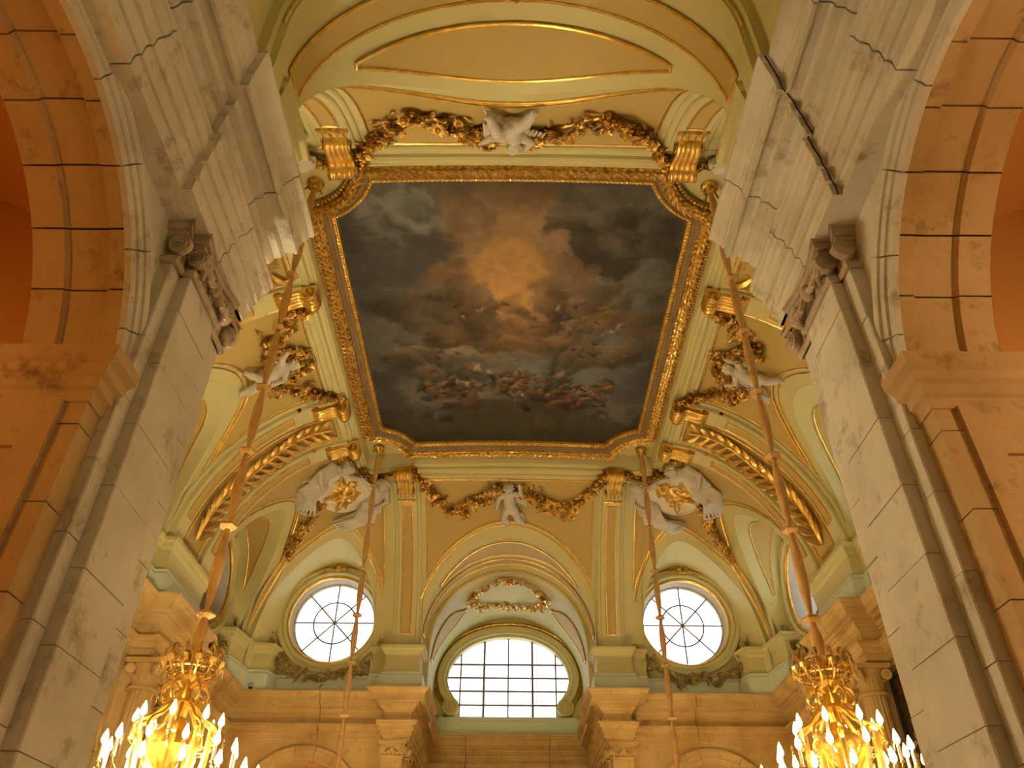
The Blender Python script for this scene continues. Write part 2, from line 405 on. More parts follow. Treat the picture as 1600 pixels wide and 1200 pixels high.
for sx in (1, -1):
    for sy in (1, -1):
        for key in ('far', 'side', 'recess', 'mid'):
            if key == 'recess' and sx < 0 or key == 'mid' and sy < 0: continue
            L = lun_soffit(key, sx, sy, key); SOFF[key, sx, sy] = L; ns = 8
            v = [a+(b-a)*j/(ns-1) for a, b in L for j in range(ns)]
            vault_part('lunette_soffit', v, gridf(len(L), ns), 'cream')
            # gilt line on the outer face of the arch band
            g = .042
            c, w, zs, r = LUN[key]; pts = []
            for i in range(61):
                t = PI*i/60; p = c-(w+g)*math.cos(t); z = zs+(r+g)*math.sin(t)
                lim = {'far': (None, 1.042), 'side': (1.042, None)}.get(key, (None, None))
                if lim[0] and p < lim[0] or lim[1] and p > lim[1]: continue
                if z < zs+.10: continue
                pts.append(cv(p, b_of_z(z), .003, sx, sy))
            gild(pts, .0032, False); gild([cv(c-(w+g+.012)*math.cos(PI*i/60), b_of_z(zs+(r+g+.012)*math.sin(PI*i/60)), .002, sx, sy) for i in range(14, 47)], .002, False)
            # teardrop panels on the soffit flanks
            if key in ('side', 'mid'):
                nL = len(L); LA = np.array([a for a, b in L]); LB = np.array([b for a, b in L])
                for side in (0, 1):
                    up, lo = [], []
                    for q in range(29):
                        u = 1-(1-q/28)**1.8; i = 8.5+16.5*u; i = i if not side else nL-1-i
                        a = np.array([np.interp(i, np.arange(nL), LA[:, k]) for k in range(3)]); b = np.array([np.interp(i, np.arange(nL), LB[:, k]) for k in range(3)])
                        hw = .30*u**.8*math.sqrt(max(0, 1-u**6))+.002; up.append(a+(b-a)*(.5-hw)); lo.append(a+(b-a)*(.5+hw))
                    cm = np.mean(LA+LB, 0)/2; cm[2] = 1.3
                    off = lambda q: q+(cm-q)/np.linalg.norm(cm-q)*.004
                    up = [off(q) for q in up]; lo = [off(q) for q in lo]
                    v = [x for a, b in zip(up, lo) for x in (a, (a+b)/2, b)]
                    vault_part('teardrop_panel', v, gridf(len(up), 3), 'salmon'); gild(np.array(up+lo[::-1]), .003)
            elif key == 'far': pass
            else:
                nL = len(L); A = lun_samples(key); up, lo = [], []
                ynear = 3.487
                for i in range(nL):
                    a, b = L[i]; ya = abs(a[1]-Yc)+Yc
                    if A[i][1] < 1.40 or ya+.038 > ynear or not 0 < A[i][2] < PI: continue
                    s = np.array([-a[0]*.006, 0, -.005]); up.append(np.array([a[0], Yc+sy*(ya+.038-Yc), a[2]])+s); lo.append(np.array([a[0], Yc+sy*(ynear-Yc), a[2]])+s)
                v = [a+(b-a)*j/4 for a, b in zip(up, lo) for j in range(5)]
                vault_part('crescent_panel', v, gridf(len(up), 5), 'salmon'); gild(np.array(up+lo[::-1]), .0042)
                up, lo = [], []
                for i in range(nL):
                    if not 0.06 < A[i][2] < PI-.06: continue
                    a, b = L[i]; s = np.array([-a[0]*.01, 0, -.004])
                    up.append(np.array([a[0], Yc+sy*(3.538-Yc), a[2]])+s); lo.append(np.array([a[0], Yc+sy*(3.592-Yc), a[2]])+s)
                vault_part('arch_band_panel', [x for a, b in zip(up, lo) for x in (a, b)], gridf(len(up), 2), 'salmon'); gild(np.array(up+lo[::-1]), .0038)
# ---- recess vaults beyond the arch band: transverse mouldings, inner barrel
YBACK = 4.27
def ell(w, zs, r, y, n=40, z0=.995): 
    L = [(-w, y, z) for z in np.linspace(z0, zs, 5)[:-1]]+[(-w*math.cos(PI*i/n), y, zs+r*math.sin(PI*i/n)) for i in range(n+1)]+[(w, y, z) for z in np.linspace(zs, z0, 5)[1:]]
    return np.array(L)
for sy in (1, -1):
    yb = YBACK if sy > 0 else 4.80
    st = [(3.62, .404, .414), (3.628, .388, .398), (3.645, .388, .398), (3.65, .372, .382), (3.69, .372, .382), (3.695, .382, .378), (3.71, .382, .378), (3.715, .395, .37), (yb, .395, .37)]
    v = []
    for y, w, r in st: v += [(x, Yc+sy*(yy-Yc), z) for x, yy, z in ell(w, 1.25, r, y)]
    m = len(ell(1, 1, 1, 1)); vault_part('recess_vault', v, gridf(len(st), m), 'cream')
    for y, w, r in ((3.647, .386, .396), (3.693, .380, .390)):
        gild([(x, Yc+sy*(yy-Yc), z) for x, yy, z in ell(w-.002, 1.25, r-.002, y)[4:-4]], .003, False)
    # flank panels of the inner barrel
    for sx in (1, -1):
        up, lo = [], []
        for i in range(14):
            u = i/13; t = .12+u*.85; hw = .13*math.sin(PI*min(1, .12+u*.95))**.7+.01
            x, z = .39*math.cos(t), 1.25+.365*math.sin(t)
            up.append((sx*x, Yc+sy*(3.95-hw*u-.02-Yc), z)); lo.append((sx*x, Yc+sy*(3.95+hw*(.4+.6*u)-Yc), z))
        vault_part('flank_panel', [q for a, b in zip(up, lo) for q in (a, b)], gridf(14, 2), 'salmon'); gild(np.array(up+lo[::-1]), .0035)
# ---- painted fields of the cove
zl = lambda p, g: (lambda z: BMAX if z is None else b_of_z(z))(zlow(p, g))
for sy in (1, -1):
    ps = np.linspace(-.385, .385, 61); lo = lambda p: b_of_d(.095); hi = lambda p: b_of_z(max(zlow(p, .058), 1.3))
    v, f = cove_patch(ps, lo, hi, .0035, 14, 1, sy); vault_part('painted_field', v, f, 'salmon'); gild(outline(ps, lo, hi, .004, 1, sy), .0034)
for sx in (1, -1):
    ps = np.linspace(1.895, 2*PT-1.895, 51); lo = lambda p: b_of_d(.085); hi = lambda p: b_of_z(max(zlow(p, .058), 1.3))
    v, f = cove_patch(ps, lo, hi, .0035, 14, sx, 1); vault_part('painted_field', v, f, 'salmon'); gild(outline(ps, lo, hi, .004, sx, 1), .0034)
    for sy in (1, -1):
        ps = np.linspace(.585, 1.475, 70); lo = lambda p: b_of_d(.115)
        def hi(p):
            z = zlow(p, .058, ('far', 'side')); z = 1.46 if z is None else z; return b_of_z(min(max(z, 1.46), 1.72))
        v, f = cove_patch(ps, lo, hi, .0035, 14, sx, sy); vault_part('painted_field', v, f, 'salmon'); gild(outline(ps, lo, hi, .004, sx, sy), .004)
        # corner strip between the two oculi
        ps2 = np.linspace(1.032, 1.054, 3); lo = lambda p: b_of_z(1.55); hi = lambda p: b_of_z(1.24)
        v, f = cove_patch(ps2, lo, hi, .004, 12, sx, sy); vault_part('corner_strip_panel', v, f, 'salmon'); gild(outline(ps2, lo, hi, .005, sx, sy), .003)
        # pilaster strip beside the recess arch
        for w, o, m in ((.062, .010, 'cream'), (.046, .022, 'cream')):
            cove_slab('pilaster_strip', .472-w, .472+w, b_of_d(.10), b_of_z(1.2), 0, o, m, ceiling, sx, sy, 4, 24)
        ps2 = np.linspace(.450, .494, 4); lo = lambda p: b_of_d(.21); hi = lambda p: b_of_z(1.27)
        v, f = cove_patch(ps2, lo, hi, .0245, 16, sx, sy); vault_part('strip_panel', v, f, 'salmon'); gild(outline(ps2, lo, hi, .0245, sx, sy), .0035)
        # rib with the leaf panel, between the two consoles of the side wall
        cove_slab('rib', 1.485, 1.885, b_of_d(.045), b_of_z(1.2), 0, .012, 'cream', ceiling, sx, sy, 8, 30)
        for c in (1.545, 1.83):
            cove_slab('rib_strip', c-.042, c+.042, b_of_d(.05), b_of_z(1.21), .010, .030, 'cream', ceiling, sx, sy, 4, 30)
            ps2 = np.linspace(c-.02, c+.02, 3); lo = lambda p: b_of_d(.22); hi = lambda p: b_of_z(1.32)
            v, f = cove_patch(ps2, lo, hi, .0325, 20, sx, sy); vault_part('strip_panel', v, f, 'salmon'); gild(outline(ps2, lo, hi, .033, sx, sy), .003)
        ps2 = np.linspace(1.615, 1.76, 6); lo = lambda p: b_of_d(.085); hi = lambda p: b_of_z(1.27)
        v, f = cove_patch(ps2, lo, hi, .0145, 20, sx, sy); vault_part('leaf_panel_ground', v, f, 'salmon')
        gild(outline(ps2, lo, hi, .016, sx, sy), .005); 
        ps3 = np.linspace(1.602, 1.773, 6); lo3 = lambda p: b_of_d(.07); hi3 = lambda p: b_of_z(1.255); gild(outline(ps3, lo3, hi3, .013, sx, sy), .0025)
# ------------------------------------------------------------------ attic: mint plinth and cream pedestals
ATT_M = [(0, .995), (.022, .995), (.022, 1.072), (.016, 1.08), (.018, 1.088), (.006, 1.095), (0, 1.095)]
ATT_C = [(0, 1.09), (.004, 1.09), (.004, 1.165), (.012, 1.172), (.016, 1.186), (.024, 1.192), (.024, 1.206), (0, 1.206)]
def attic(path, name, cap=True, parent=None):
    plan_molding(name, path, ATT_M, 'mint', parent, None, pname='mint_plinth')
    if cap: plan_molding(name, path, ATT_C, 'cream', parent, None, pname='pedestal_cap')
att = empty('trim_1', (0, Yc, 1.0)); tag(att, 'mint plinth and cream pedestals above the stone cornice', 'plinth', kind='structure')
def cvxy(p, o): q = cv(p, b_of_z(1.15), o); return (q[0], q[1])
for sx in (1, -1):
    for sy in (1, -1):
        s = 1 if sx*sy > 0 else -1
        def A(path, cap=True):
            path = mir(path, sx, sy)
            plan_molding('a', path, ATT_M, 'mint', att, None, side=s, pname='mint_plinth')
            if cap: plan_molding('a', path, ATT_C, 'cream', att, None, side=s, pname='pedestal_cap')
        # direction: from side centre towards the far recess, room on the left
        A([(1.21, 2.40), (1.195, 2.40), (1.195, 2.44), (1.155, 2.44), (1.155, 2.78), (1.195, 2.78), (1.195, 2.84), (1.225, 2.84)])
        A([(SIDEW-.01, 2.17), (SIDEW-.01, 2.40)], False); A([(SIDEW-.01, 2.84), (SIDEW-.01, 3.29)], False)
        A([(1.235, 3.29), (1.185, 3.29), (1.172, 3.36), (1.155, 3.475), (1.07, 3.485), (1.05, 3.555)])
        A([(1.045, 3.56), (.60, 3.56)], False)
        A([(.60, 3.56), (.60, 3.525), (.545, 3.525), (.545, 3.49), (.398, 3.49), (.398, 3.60), (.41, 3.60), (.41, 3.70)])
        A([(.41, 3.70), (.41, 4.25 if sy > 0 else 4.7)], False)
        mb = MB(); mb.box((1.157, 2.50, 1.105), (1.152, 2.72, 1.155)); 
        v = np.array(mb.v); v[:, 0] *= sx; v[:, 1] = Yc+sy*(v[:, 1]-Yc); mk('pedestal_panel', v, mb.f, 'salmon', att, smooth=False)
plan_molding('a', [(.41, 4.25), (-.41, 4.25)], ATT_M, 'mint', att, pname='mint_plinth')
# ------------------------------------------------------------------ stone: entablature
ENT = [(-.05, .80), (.003, .80), (.003, .816), (.006, .819), (.010, .819), (.010, .836), (.013, .839), (.018, .839), (.018, .853), (.022, .857), (.026, .858), (.030, .864), (.030, .870), (.034, .872), (.034, .877), (.004, .879),
       (.004, .916), (.012, .918), (.012, .924), (.018, .927), (.022, .934), (.022, .939), (.034, .941), (.034, .950), (.037, .953), (.054, .953), (.054, .949), (.059, .949), (.059, .972), (.062, .973), (.062, .977), (.068, .982), (.073, .990), (.077, .992), (.080, .994), (.080, 1.0), (-.05, 1.0)]
trims = {}
def trim(n, label, at):
    t = empty('trim_%d' % n, at); tag(t, label, 'entablature', kind='structure'); return t
T_nl = trim(2, 'stone entablature on the left of the near arch bay', (-.42, .3, .8))
T_nr = trim(3, 'stone entablature on the right of the near arch bay', (.42, .3, .8))
T_l = trim(4, 'stone entablature along the left hall wall', (-1.2, Yc, .8))
T_r = trim(5, 'stone entablature along the right hall wall', (1.2, Yc, .8))
T_f = trim(6, 'stone entablature along the far wall and window recess', (0, 3.5, .8))
T_n = trim(7, 'stone entablature along the near hall wall', (0, .84, .8))
for sx in (1, -1):
    for sy in (1, -1):
        s = 1 if sx*sy > 0 else -1
        side = [(1.213, 2.172), (1.213, 2.48), (1.144, 2.48), (1.144, 2.74), (1.213, 2.74), (1.213, 3.53), (1.10, 3.53)]
        plan_molding('e', mir(side, sx, sy), ENT, 'stone_hall', T_r if sx > 0 else T_l, .24, side=s, pname='entablature_block')
        far = [(1.10, 3.53), (.52, 3.53), (.52, 3.46), (.412, 3.46), (.412, 3.705), (.425, 3.705), (.425, 4.246 if sy > 0 else 4.75)]
        if sy > 0: far += [(0, 4.246)]
        tr = T_f if sy > 0 else (T_nr if sx > 0 else T_nl)
        if sy < 0:
            plan_molding('e', mir(far[:4], sx, sy), ENT, 'stone_hall', T_n, .24, side=s, pname='entablature_block')
            plan_molding('e', mir(far[3:], sx, sy), ENT, 'stone', tr, .17, side=s, pname='entablature_block')
        else: plan_molding('e', mir(far, sx, sy), ENT, 'stone_hall', tr, .24, side=s, pname='entablature_block')
# ------------------------------------------------------------------ walls
FLOOR = -EYE/S
def arch_wall(mb, ax, c, u0, u1, z0, z1, uc, r, zs, n=54):
    """wall in plane ax=c ('x' or 'y') with an arched opening"""
    def P(u, z): return (c, u, z) if ax == 'x' else (u, c, z)
    mb.add([P(u0, z0), P(uc-r, z0), P(uc-r, z1), P(u0, z1)], [(0, 1, 2, 3)]); mb.add([P(uc+r, z0), P(u1, z0), P(u1, z1), P(uc+r, z1)], [(0, 1, 2, 3)])
    v = []
    for i in range(n+1):
        t = PI-PI*i/n; v += [P(uc+r*math.cos(t), zs+r*math.sin(t)), P(uc+r*math.cos(t), z1)]
    mb.add(v, gridf(n+1, 2))
def arch_path(uc, r, zs, n=32): return [(uc-r*math.cos(PI*i/n), zs+r*math.sin(PI*i/n)) for i in range(n+1)]
def archivolt(ax, c, nrm, uc, r, zs, prof, mat, parent, nb=1, name='archivolt_stone', n=8, gap=.004):
    """prof: (radial growth, projection); cut into nb voussoirs"""
    m = len(prof)
    for k in range(nb):
        a0 = PI*k/nb+(gap if k else 0); a1 = PI*(k+1)/nb-(gap if k < nb-1 else 0); v = []
        for i in range(n+1):
            t = a0+(a1-a0)*i/n
            for g, o in prof:
                u, z = uc-(r+g)*math.cos(t), zs+(r+g)*math.sin(t); v.append((c+nrm*o, u, z) if ax == 'x' else (u, c+nrm*o, z))
        f = gridf(n+1, m, False, True)+[tuple(range(m)), tuple(n*m+i for i in range(m))[::-1]]
        mk(name, v, f, mat, parent)
AV = [(-.0005, -.004), (-.0005, .004), (.010, .005), (.011, .008), (.020, .009), (.021, .012), (.028, .014), (.034, .012), (.036, -.004)]
XW = .455; XG = .568; AC = .42; AR = .275; AZ = .51
near_walls = {}
for sx, nm in ((-1, 'left'), (1, 'right')):
    mb = MB(); arch_wall(mb, 'x', sx*XW, -.45, .84, FLOOR, .82, AC, AR, AZ)
    w = mb.obj('wall_near_'+nm, 'stone', smooth=False); tag(w, 'pale stone wall with a tall arch on the %s of the near bay' % nm, 'wall', kind='structure'); near_walls[sx] = w
    archivolt('x', sx*XW, -sx, AC, AR, AZ, AV, 'stone', w, 9, n=6, gap=.0035)
    # soffit voussoirs with a sunk panel
    pr = [(XW+.003, 0), (XW+.022, 0), (XW+.024, .007), (XW+.072, .007), (XW+.075, 0), (XG, 0), (XG, .05), (XW+.003, .05)]
    nb = 12
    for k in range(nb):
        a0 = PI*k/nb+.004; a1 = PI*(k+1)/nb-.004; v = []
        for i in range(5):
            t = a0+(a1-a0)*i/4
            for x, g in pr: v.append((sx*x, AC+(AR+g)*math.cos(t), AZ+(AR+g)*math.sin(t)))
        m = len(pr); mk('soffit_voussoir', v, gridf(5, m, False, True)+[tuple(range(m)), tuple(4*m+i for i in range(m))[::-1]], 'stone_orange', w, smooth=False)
    # jambs: ashlar blocks below the impost, with a sunk panel on the jamb face
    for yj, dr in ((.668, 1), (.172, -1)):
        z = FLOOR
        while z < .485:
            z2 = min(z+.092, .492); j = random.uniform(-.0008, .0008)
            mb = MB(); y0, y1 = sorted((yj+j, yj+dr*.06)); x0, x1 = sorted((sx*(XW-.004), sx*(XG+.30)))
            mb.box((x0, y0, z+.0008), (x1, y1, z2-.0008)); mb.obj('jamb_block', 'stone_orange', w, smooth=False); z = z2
        # panel rails
        for x0, x1, za, zb in ((XW+.02, XW+.05, FLOOR, .43), (XW+.02, XG+.3, .43, .49), (XG-.0, XG+.03, FLOOR, .43)):
            mb = MB(); a, b = sorted((sx*x0, sx*x1)); y0, y1 = sorted((yj-dr*.006, yj+dr*.002)); mb.box((a, y0, za), (b, y1, zb)); mb.obj('jamb_rail', 'stone_orange', w, smooth=False)
        IMP = [(-.01, .488), (.003, .488), (.003, .502), (.008, .505), (.008, .517), (.014, .521), (.016, .530), (.024, .536), (.026, .548), (-.01, .548)]
        path = [(sx*(XG+.30), yj), (sx*(XW-.004), yj), (sx*(XW-.004), yj+dr*.034)]
        plan_molding('i', path, IMP, 'stone_orange', w, None, side=(-1 if sx*dr > 0 else 1)*-1 if False else (1 if sx*dr < 0 else -1)*-1, pname='impost_molding')
    # gallery behind the arch
    g = empty('wall_gallery_'+nm, (sx*.9, .3, FLOOR)); tag(g, 'ochre plaster gallery seen through the %s near arch' % nm, 'wall', kind='structure')
    mb = MB(); x1 = 1.16
    v = []
    for x in np.linspace(XG, x1, 14):
        u = (x-XG)/(x1-XG); v += [(sx*x, -.45, .80+.14*math.sin(PI*u)), (sx*x, .75, .80+.14*math.sin(PI*u))]
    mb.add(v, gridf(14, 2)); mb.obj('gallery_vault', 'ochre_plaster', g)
    mb = MB(); mb.add([(sx*x1, -.45, FLOOR), (sx*x1, .75, FLOOR), (sx*x1, .75, .82), (sx*x1, -.45, .82)], [(0, 1, 2, 3)])
    for y in (-.45, .75): mb.add([(sx*XW, y, FLOOR), (sx*x1, y, FLOOR), (sx*x1, y, .97), (sx*XW, y, .97)], [(0, 1, 2, 3)])
    mb.add([(sx*XG, -.45, .60), (sx*XG, .75, .60), (sx*XG, .75, .9), (sx*XG, -.45, .9)], [(0, 1, 2, 3)]) if False else None
    v = []
    for i in range(29):
        t = PI*i/28; v += [(sx*XG, AC-AR*math.cos(t), AZ+AR*math.sin(t)), (sx*XG, AC-AR*math.cos(t), .9)]
    mb.add(v, gridf(29, 2)); mb.add([(sx*XG, -.45, .4), (sx*XG, AC-AR, .4), (sx*XG, AC-AR, .9), (sx*XG, -.45, .9)], [(0, 1, 2, 3)]); mb.add([(sx*XG, AC+AR, .4), (sx*XG, .75, .4), (sx*XG, .75, .9), (sx*XG, AC+AR, .9)], [(0, 1, 2, 3)])
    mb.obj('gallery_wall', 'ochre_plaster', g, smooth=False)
# back wall behind the camera
mb = MB(); mb.add([(-.5, -.45, FLOOR), (.5, -.45, FLOOR), (.5, -.45, 1.72), (-.5, -.45, 1.72)], [(0, 1, 2, 3)])
tag(mb.obj('wall_back', 'stone', smooth=False), 'stone wall closing the near bay behind the viewer', 'wall', kind='structure')
mb = MB(); mb.box((-1.3, -.5, FLOOR-.03), (1.3, 4.3, FLOOR)); tag(mb.obj('floor', noise_mat('floor_marble', [(.42, .33, .24), (.52, .42, .31)], 1, .4, 0), smooth=False), 'marble floor of the stair hall', 'floor', kind='structure')
# hall walls below the entablature
AVH = [(0, -.02), (0, .006), (.018, .007), (.020, .012), (.040, .013), (.042, .018), (.056, .020), (.058, -.02)]
for sx, nm in ((-1, 'left'), (1, 'right')):
    mb = MB(); arch_wall(mb, 'x', sx*1.213, .81, 3.53, FLOOR, .82, 2.17, .245, .43)
    w = mb.obj('wall_'+nm, 'stone_hall', smooth=False); tag(w, 'warm stone wall on the %s of the hall with an arch between columns' % nm, 'wall', kind='structure')
    archivolt('x', sx*1.213, -sx, 2.17, .245, .43, AVH, 'stone_hall', w, 9, n=6)
    mb = MB(); v = []
    for i in range(25):
        t = PI*i/24; v += [(sx*1.213, 2.17-.245*math.cos(t), .43+.245*math.sin(t)), (sx*1.36, 2.17-.245*math.cos(t), .43+.245*math.sin(t))]
    mb.add(v, gridf(25, 2)); mb.add([(sx*1.36, 1.9, FLOOR), (sx*1.36, 2.45, FLOOR), (sx*1.36, 2.45, .7), (sx*1.36, 1.9, .7)], [(0, 1, 2, 3)])
    for y in (1.925, 2.415): mb.add([(sx*1.213, y, FLOOR), (sx*1.36, y, FLOOR), (sx*1.36, y, .44), (sx*1.213, y, .44)], [(0, 1, 2, 3)])
    mb.obj('arch_niche', 'stone_hall', w, smooth=False)
    for c in (2.95, 1.39):       # ashlar of the end bays
        for zi, (z0, z1) in enumerate(((.42, .515), (.52, .61), (.615, .705), (.71, .795))):
            st = [-.17, -.06, .05, .17] if zi % 2 else [-.17, .0, .17]
            for a, b in zip(st[:-1], st[1:]):
                mb = MB(); x0, x1 = sorted((sx*1.213, sx*(1.208+random.uniform(-.001, .001)))); mb.box((x0, c+a+.001, z0), (x1, c+b-.001, z1-.001)); mb.obj('stone_block', 'stone_hall', w, smooth=False)
for sy, nm, yw in ((1, 'far', 3.53), (-1, 'near', .81)):
    nd_ = .12 if sy > 0 else -.035
    for sx in (-1, 1):
        mb = MB(); a, b = sorted((sx*1.213, sx*.455)); arch_wall(mb, 'y', yw, a, b, FLOOR, .82, sx*.85, .205, .53)
        v = []
        for i in range(25):
            t = PI*i/24; v += [(sx*.85-.205*math.cos(t), yw, .53+.205*math.sin(t)), (sx*.85-.205*math.cos(t), yw+nd_, .53+.205*math.sin(t))]
        mb.add(v, gridf(25, 2)); mb.add([(sx*.85-.25, yw+nd_, FLOOR), (sx*.85+.25, yw+nd_, FLOOR), (sx*.85+.25, yw+nd_, .8), (sx*.85-.25, yw+nd_, .8)], [(0, 1, 2, 3)])
        if sy > 0:
            # recess flank (plain stone above its own arch) 
            mb.add([(sx*XW, 3.5, FLOOR), (sx*XW, 4.27, FLOOR), (sx*XW, 4.27, .82), (sx*XW, 3.5, .82)], [(0, 1, 2, 3)])
        w = mb.obj('wall_%s_%s' % (nm, 'left' if sx < 0 else 'right') if sy > 0 else 'wall_hall_near_%s' % ('left' if sx < 0 else 'right'), 'stone_hall', smooth=False)
        tag(w, 'warm stone %s wall with a round arch, %s of the bay' % (nm, 'left' if sx < 0 else 'right'), 'wall', kind='structure')
        archivolt('y', yw, -sy, sx*.85, .205, .53, AVH, 'stone_hall', w, 9, n=6)
mb = MB(); mb.add([(-.46, 4.25, FLOOR), (.46, 4.25, FLOOR), (.46, 4.25, .82), (-.46, 4.25, .82)], [(0, 1, 2, 3)])
w = mb.obj('wall_far', 'stone_hall', smooth=False); tag(w, 'stone back wall of the far window recess', 'wall', kind='structure')
# ------------------------------------------------------------------ upper walls with the round windows, and the outer shell that keeps daylight out
OCZ = 1.36; OCR = .215
def holed(mb, ax, c, u0, u1, z0, z1, uc, r, n=48):
    def P(u, z): return (c, u, z) if ax == 'x' else (u, c, z)
    v = []
    for i in range(n):
        t = 2*PI*i/n; cu, sz = math.cos(t), math.sin(t)
        k = min((u1-uc)/cu if cu > 1e-9 else ((u0-uc)/cu if cu < -1e-9 else 9e9), (z1-OCZ)/sz if sz > 1e-9 else ((z0-OCZ)/sz if sz < -1e-9 else 9e9))
        v += [P(uc+r*cu, OCZ+r*sz), P(uc+k*cu, OCZ+k*sz)]
    mb.add(v, gridf(n, 2, True))
    # corners
    for a in (u0, u1):
        for b in (z0, z1):
            t = math.atan2(b-OCZ, a-uc) % (2*PI); i = int(t/(2*PI)*n) % n
            mb.add([v[2*i+1], P(a, b), v[(2*i+3) % (2*n)]], [(0, 1, 2)])
ZT = 2.12
for sx, nm in ((-1, 'left'), (1, 'right')):
    mb = MB()
    for (a, b, uc) in ((2.62, 3.6, 3.085), (1.75, 2.62, 2.17), (.75, 1.75, 2*Yc-3.085)): holed(mb, 'x', sx*SIDEW, a, b, .97, ZT, uc, OCR)
    w = mb.obj('wall_upper_'+nm, 'cream', smooth=False); tag(w, 'cream upper wall with round windows on the %s side' % nm, 'wall', kind='structure')
for sy, nm in ((1, 'far'), (-1, 'near')):
    mb = MB()
    for sx in (1, -1):
        a, b = sorted((sx*.42, sx*1.27)); holed(mb, 'y', Yc+sy*(FARW-Yc), a, b, .97, ZT, sx*.83, OCR)
    w = mb.obj('wall_upper_'+nm, 'cream', smooth=False); tag(w, 'cream upper %s wall with a round window each side' % nm, 'wall', kind='structure')
mb = MB(); y0 = -.46
for sx in (1, -1):
    mb.add([(sx*.47, 3.56, .8), (sx*.47, 4.29, .8), (sx*.47, 4.29, ZT), (sx*.47, 3.56, ZT)], [(0, 1, 2, 3)])
    mb.add([(sx*.47, .79, .8), (sx*.47, y0, .8), (sx*.47, y0, ZT), (sx*.47, .79, ZT)], [(0, 1, 2, 3)])
    mb.add([(sx*1.25, .76, FLOOR), (sx*1.25, 3.6, FLOOR), (sx*1.25, 3.6, .42), (sx*1.25, .76, .42)], [(0, 1, 2, 3)]) if False else None
    mb.add([(sx*1.40, -.5, FLOOR-.03), (sx*1.40, 3.7, FLOOR-.03), (sx*1.40, 3.7, .99), (sx*1.40, -.5, .99)], [(0, 1, 2, 3)])
    mb.add([(sx*1.20, -.5, .99), (sx*1.20, 3.7, .99), (sx*1.40, 3.7, .99), (sx*1.40, -.5, .99)], [(0, 1, 2, 3)])
    for y in (3.70, -.5): mb.add([(sx*.44, y, FLOOR), (sx*1.4, y, FLOOR), (sx*1.4, y, .99), (sx*.44, y, .99)], [(0, 1, 2, 3)])
    mb.add([(sx*.44, 3.55, .99), (sx*1.4, 3.55, .99), (sx*1.4, 3.7, .99), (sx*.44, 3.7, .99)], [(0, 1, 2, 3)])
    mb.add([(sx*.44, .80, .99), (sx*1.4, .80, .99), (sx*1.4, -.5, .99), (sx*.44, -.5, .99)], [(0, 1, 2, 3)])
    mb.add([(sx*.46, 3.5, FLOOR), (sx*.46, 4.3, FLOOR), (sx*.46, 4.3, .99), (sx*.46, 3.5, .99)], [(0, 1, 2, 3)])
mb.add([(-1.4, -.5, ZT), (1.4, -.5, ZT), (1.4, 4.3, ZT), (-1.4, 4.3, ZT)], [(0, 1, 2, 3)])
mb.add([(-.48, y0, .8), (.48, y0, .8), (.48, y0, ZT), (-.48, y0, ZT)], [(0, 1, 2, 3)])
mb.add([(-.48, 4.29, FLOOR), (.48, 4.29, FLOOR), (.48, 4.29, 1.06), (-.48, 4.29, 1.06)], [(0, 1, 2, 3)])
shell = mb.obj('wall_outer', 'stone_hall', smooth=False); tag(shell, 'outer masonry and roof of the stair hall', 'wall', kind='structure')  # unseen shell added to stop sky light leaking through gaps in the vault
# ------------------------------------------------------------------ windows
def planar_sweep(path, prof, mapf, closed=False):
    P = np.asarray(path, float); n = len(P)
    T = (np.roll(P, -1, 0)-np.roll(P, 1, 0)) if closed else np.gradient(P, axis=0)
    T /= np.linalg.norm(T, axis=1)[:, None]; Nn = np.stack([-T[:, 1], T[:, 0]], 1)
    v = [mapf(P[i, 0]+Nn[i, 0]*g, P[i, 1]+Nn[i, 1]*g, o) for i in range(n) for g, o in prof]
    m = len(prof); f = gridf(n, m, closed, True)
    if not closed: f += [tuple(range(m)), tuple((n-1)*m+i for i in range(m))[::-1]]
    return v, f
def clip(poly, ax, val, keep):
    out = []
    for i in range(len(poly)):
        a, b = poly[i], poly[(i+1) % len(poly)]; ia, ib = (a[ax]-val)*keep >= 0, (b[ax]-val)*keep >= 0
        if ia: out.append(a)
        if ia != ib:
            t = (val-a[ax])/(b[ax]-a[ax]); out.append(tuple(a[k]+(b[k]-a[k])*t for k in (0, 1)))
    return out
def portal(name, C, N, R, w, h):
    L = bpy.data.lights.new(name, 'AREA'); L.shape = 'RECTANGLE'; L.size = w*S; L.size_y = h*S; L.cycles.is_portal = True
    o = link(bpy.data.objects.new(name, L)); z = -np.array(N, float); x = np.array(R, float); y = np.cross(z, x)
    m4 = Matrix.Identity(4)
    for i in range(3): m4[i][0], m4[i][1], m4[i][2], m4[i][3] = x[i], y[i], z[i], W(C)[0][i]
    o.matrix_world = m4
WN = [1]
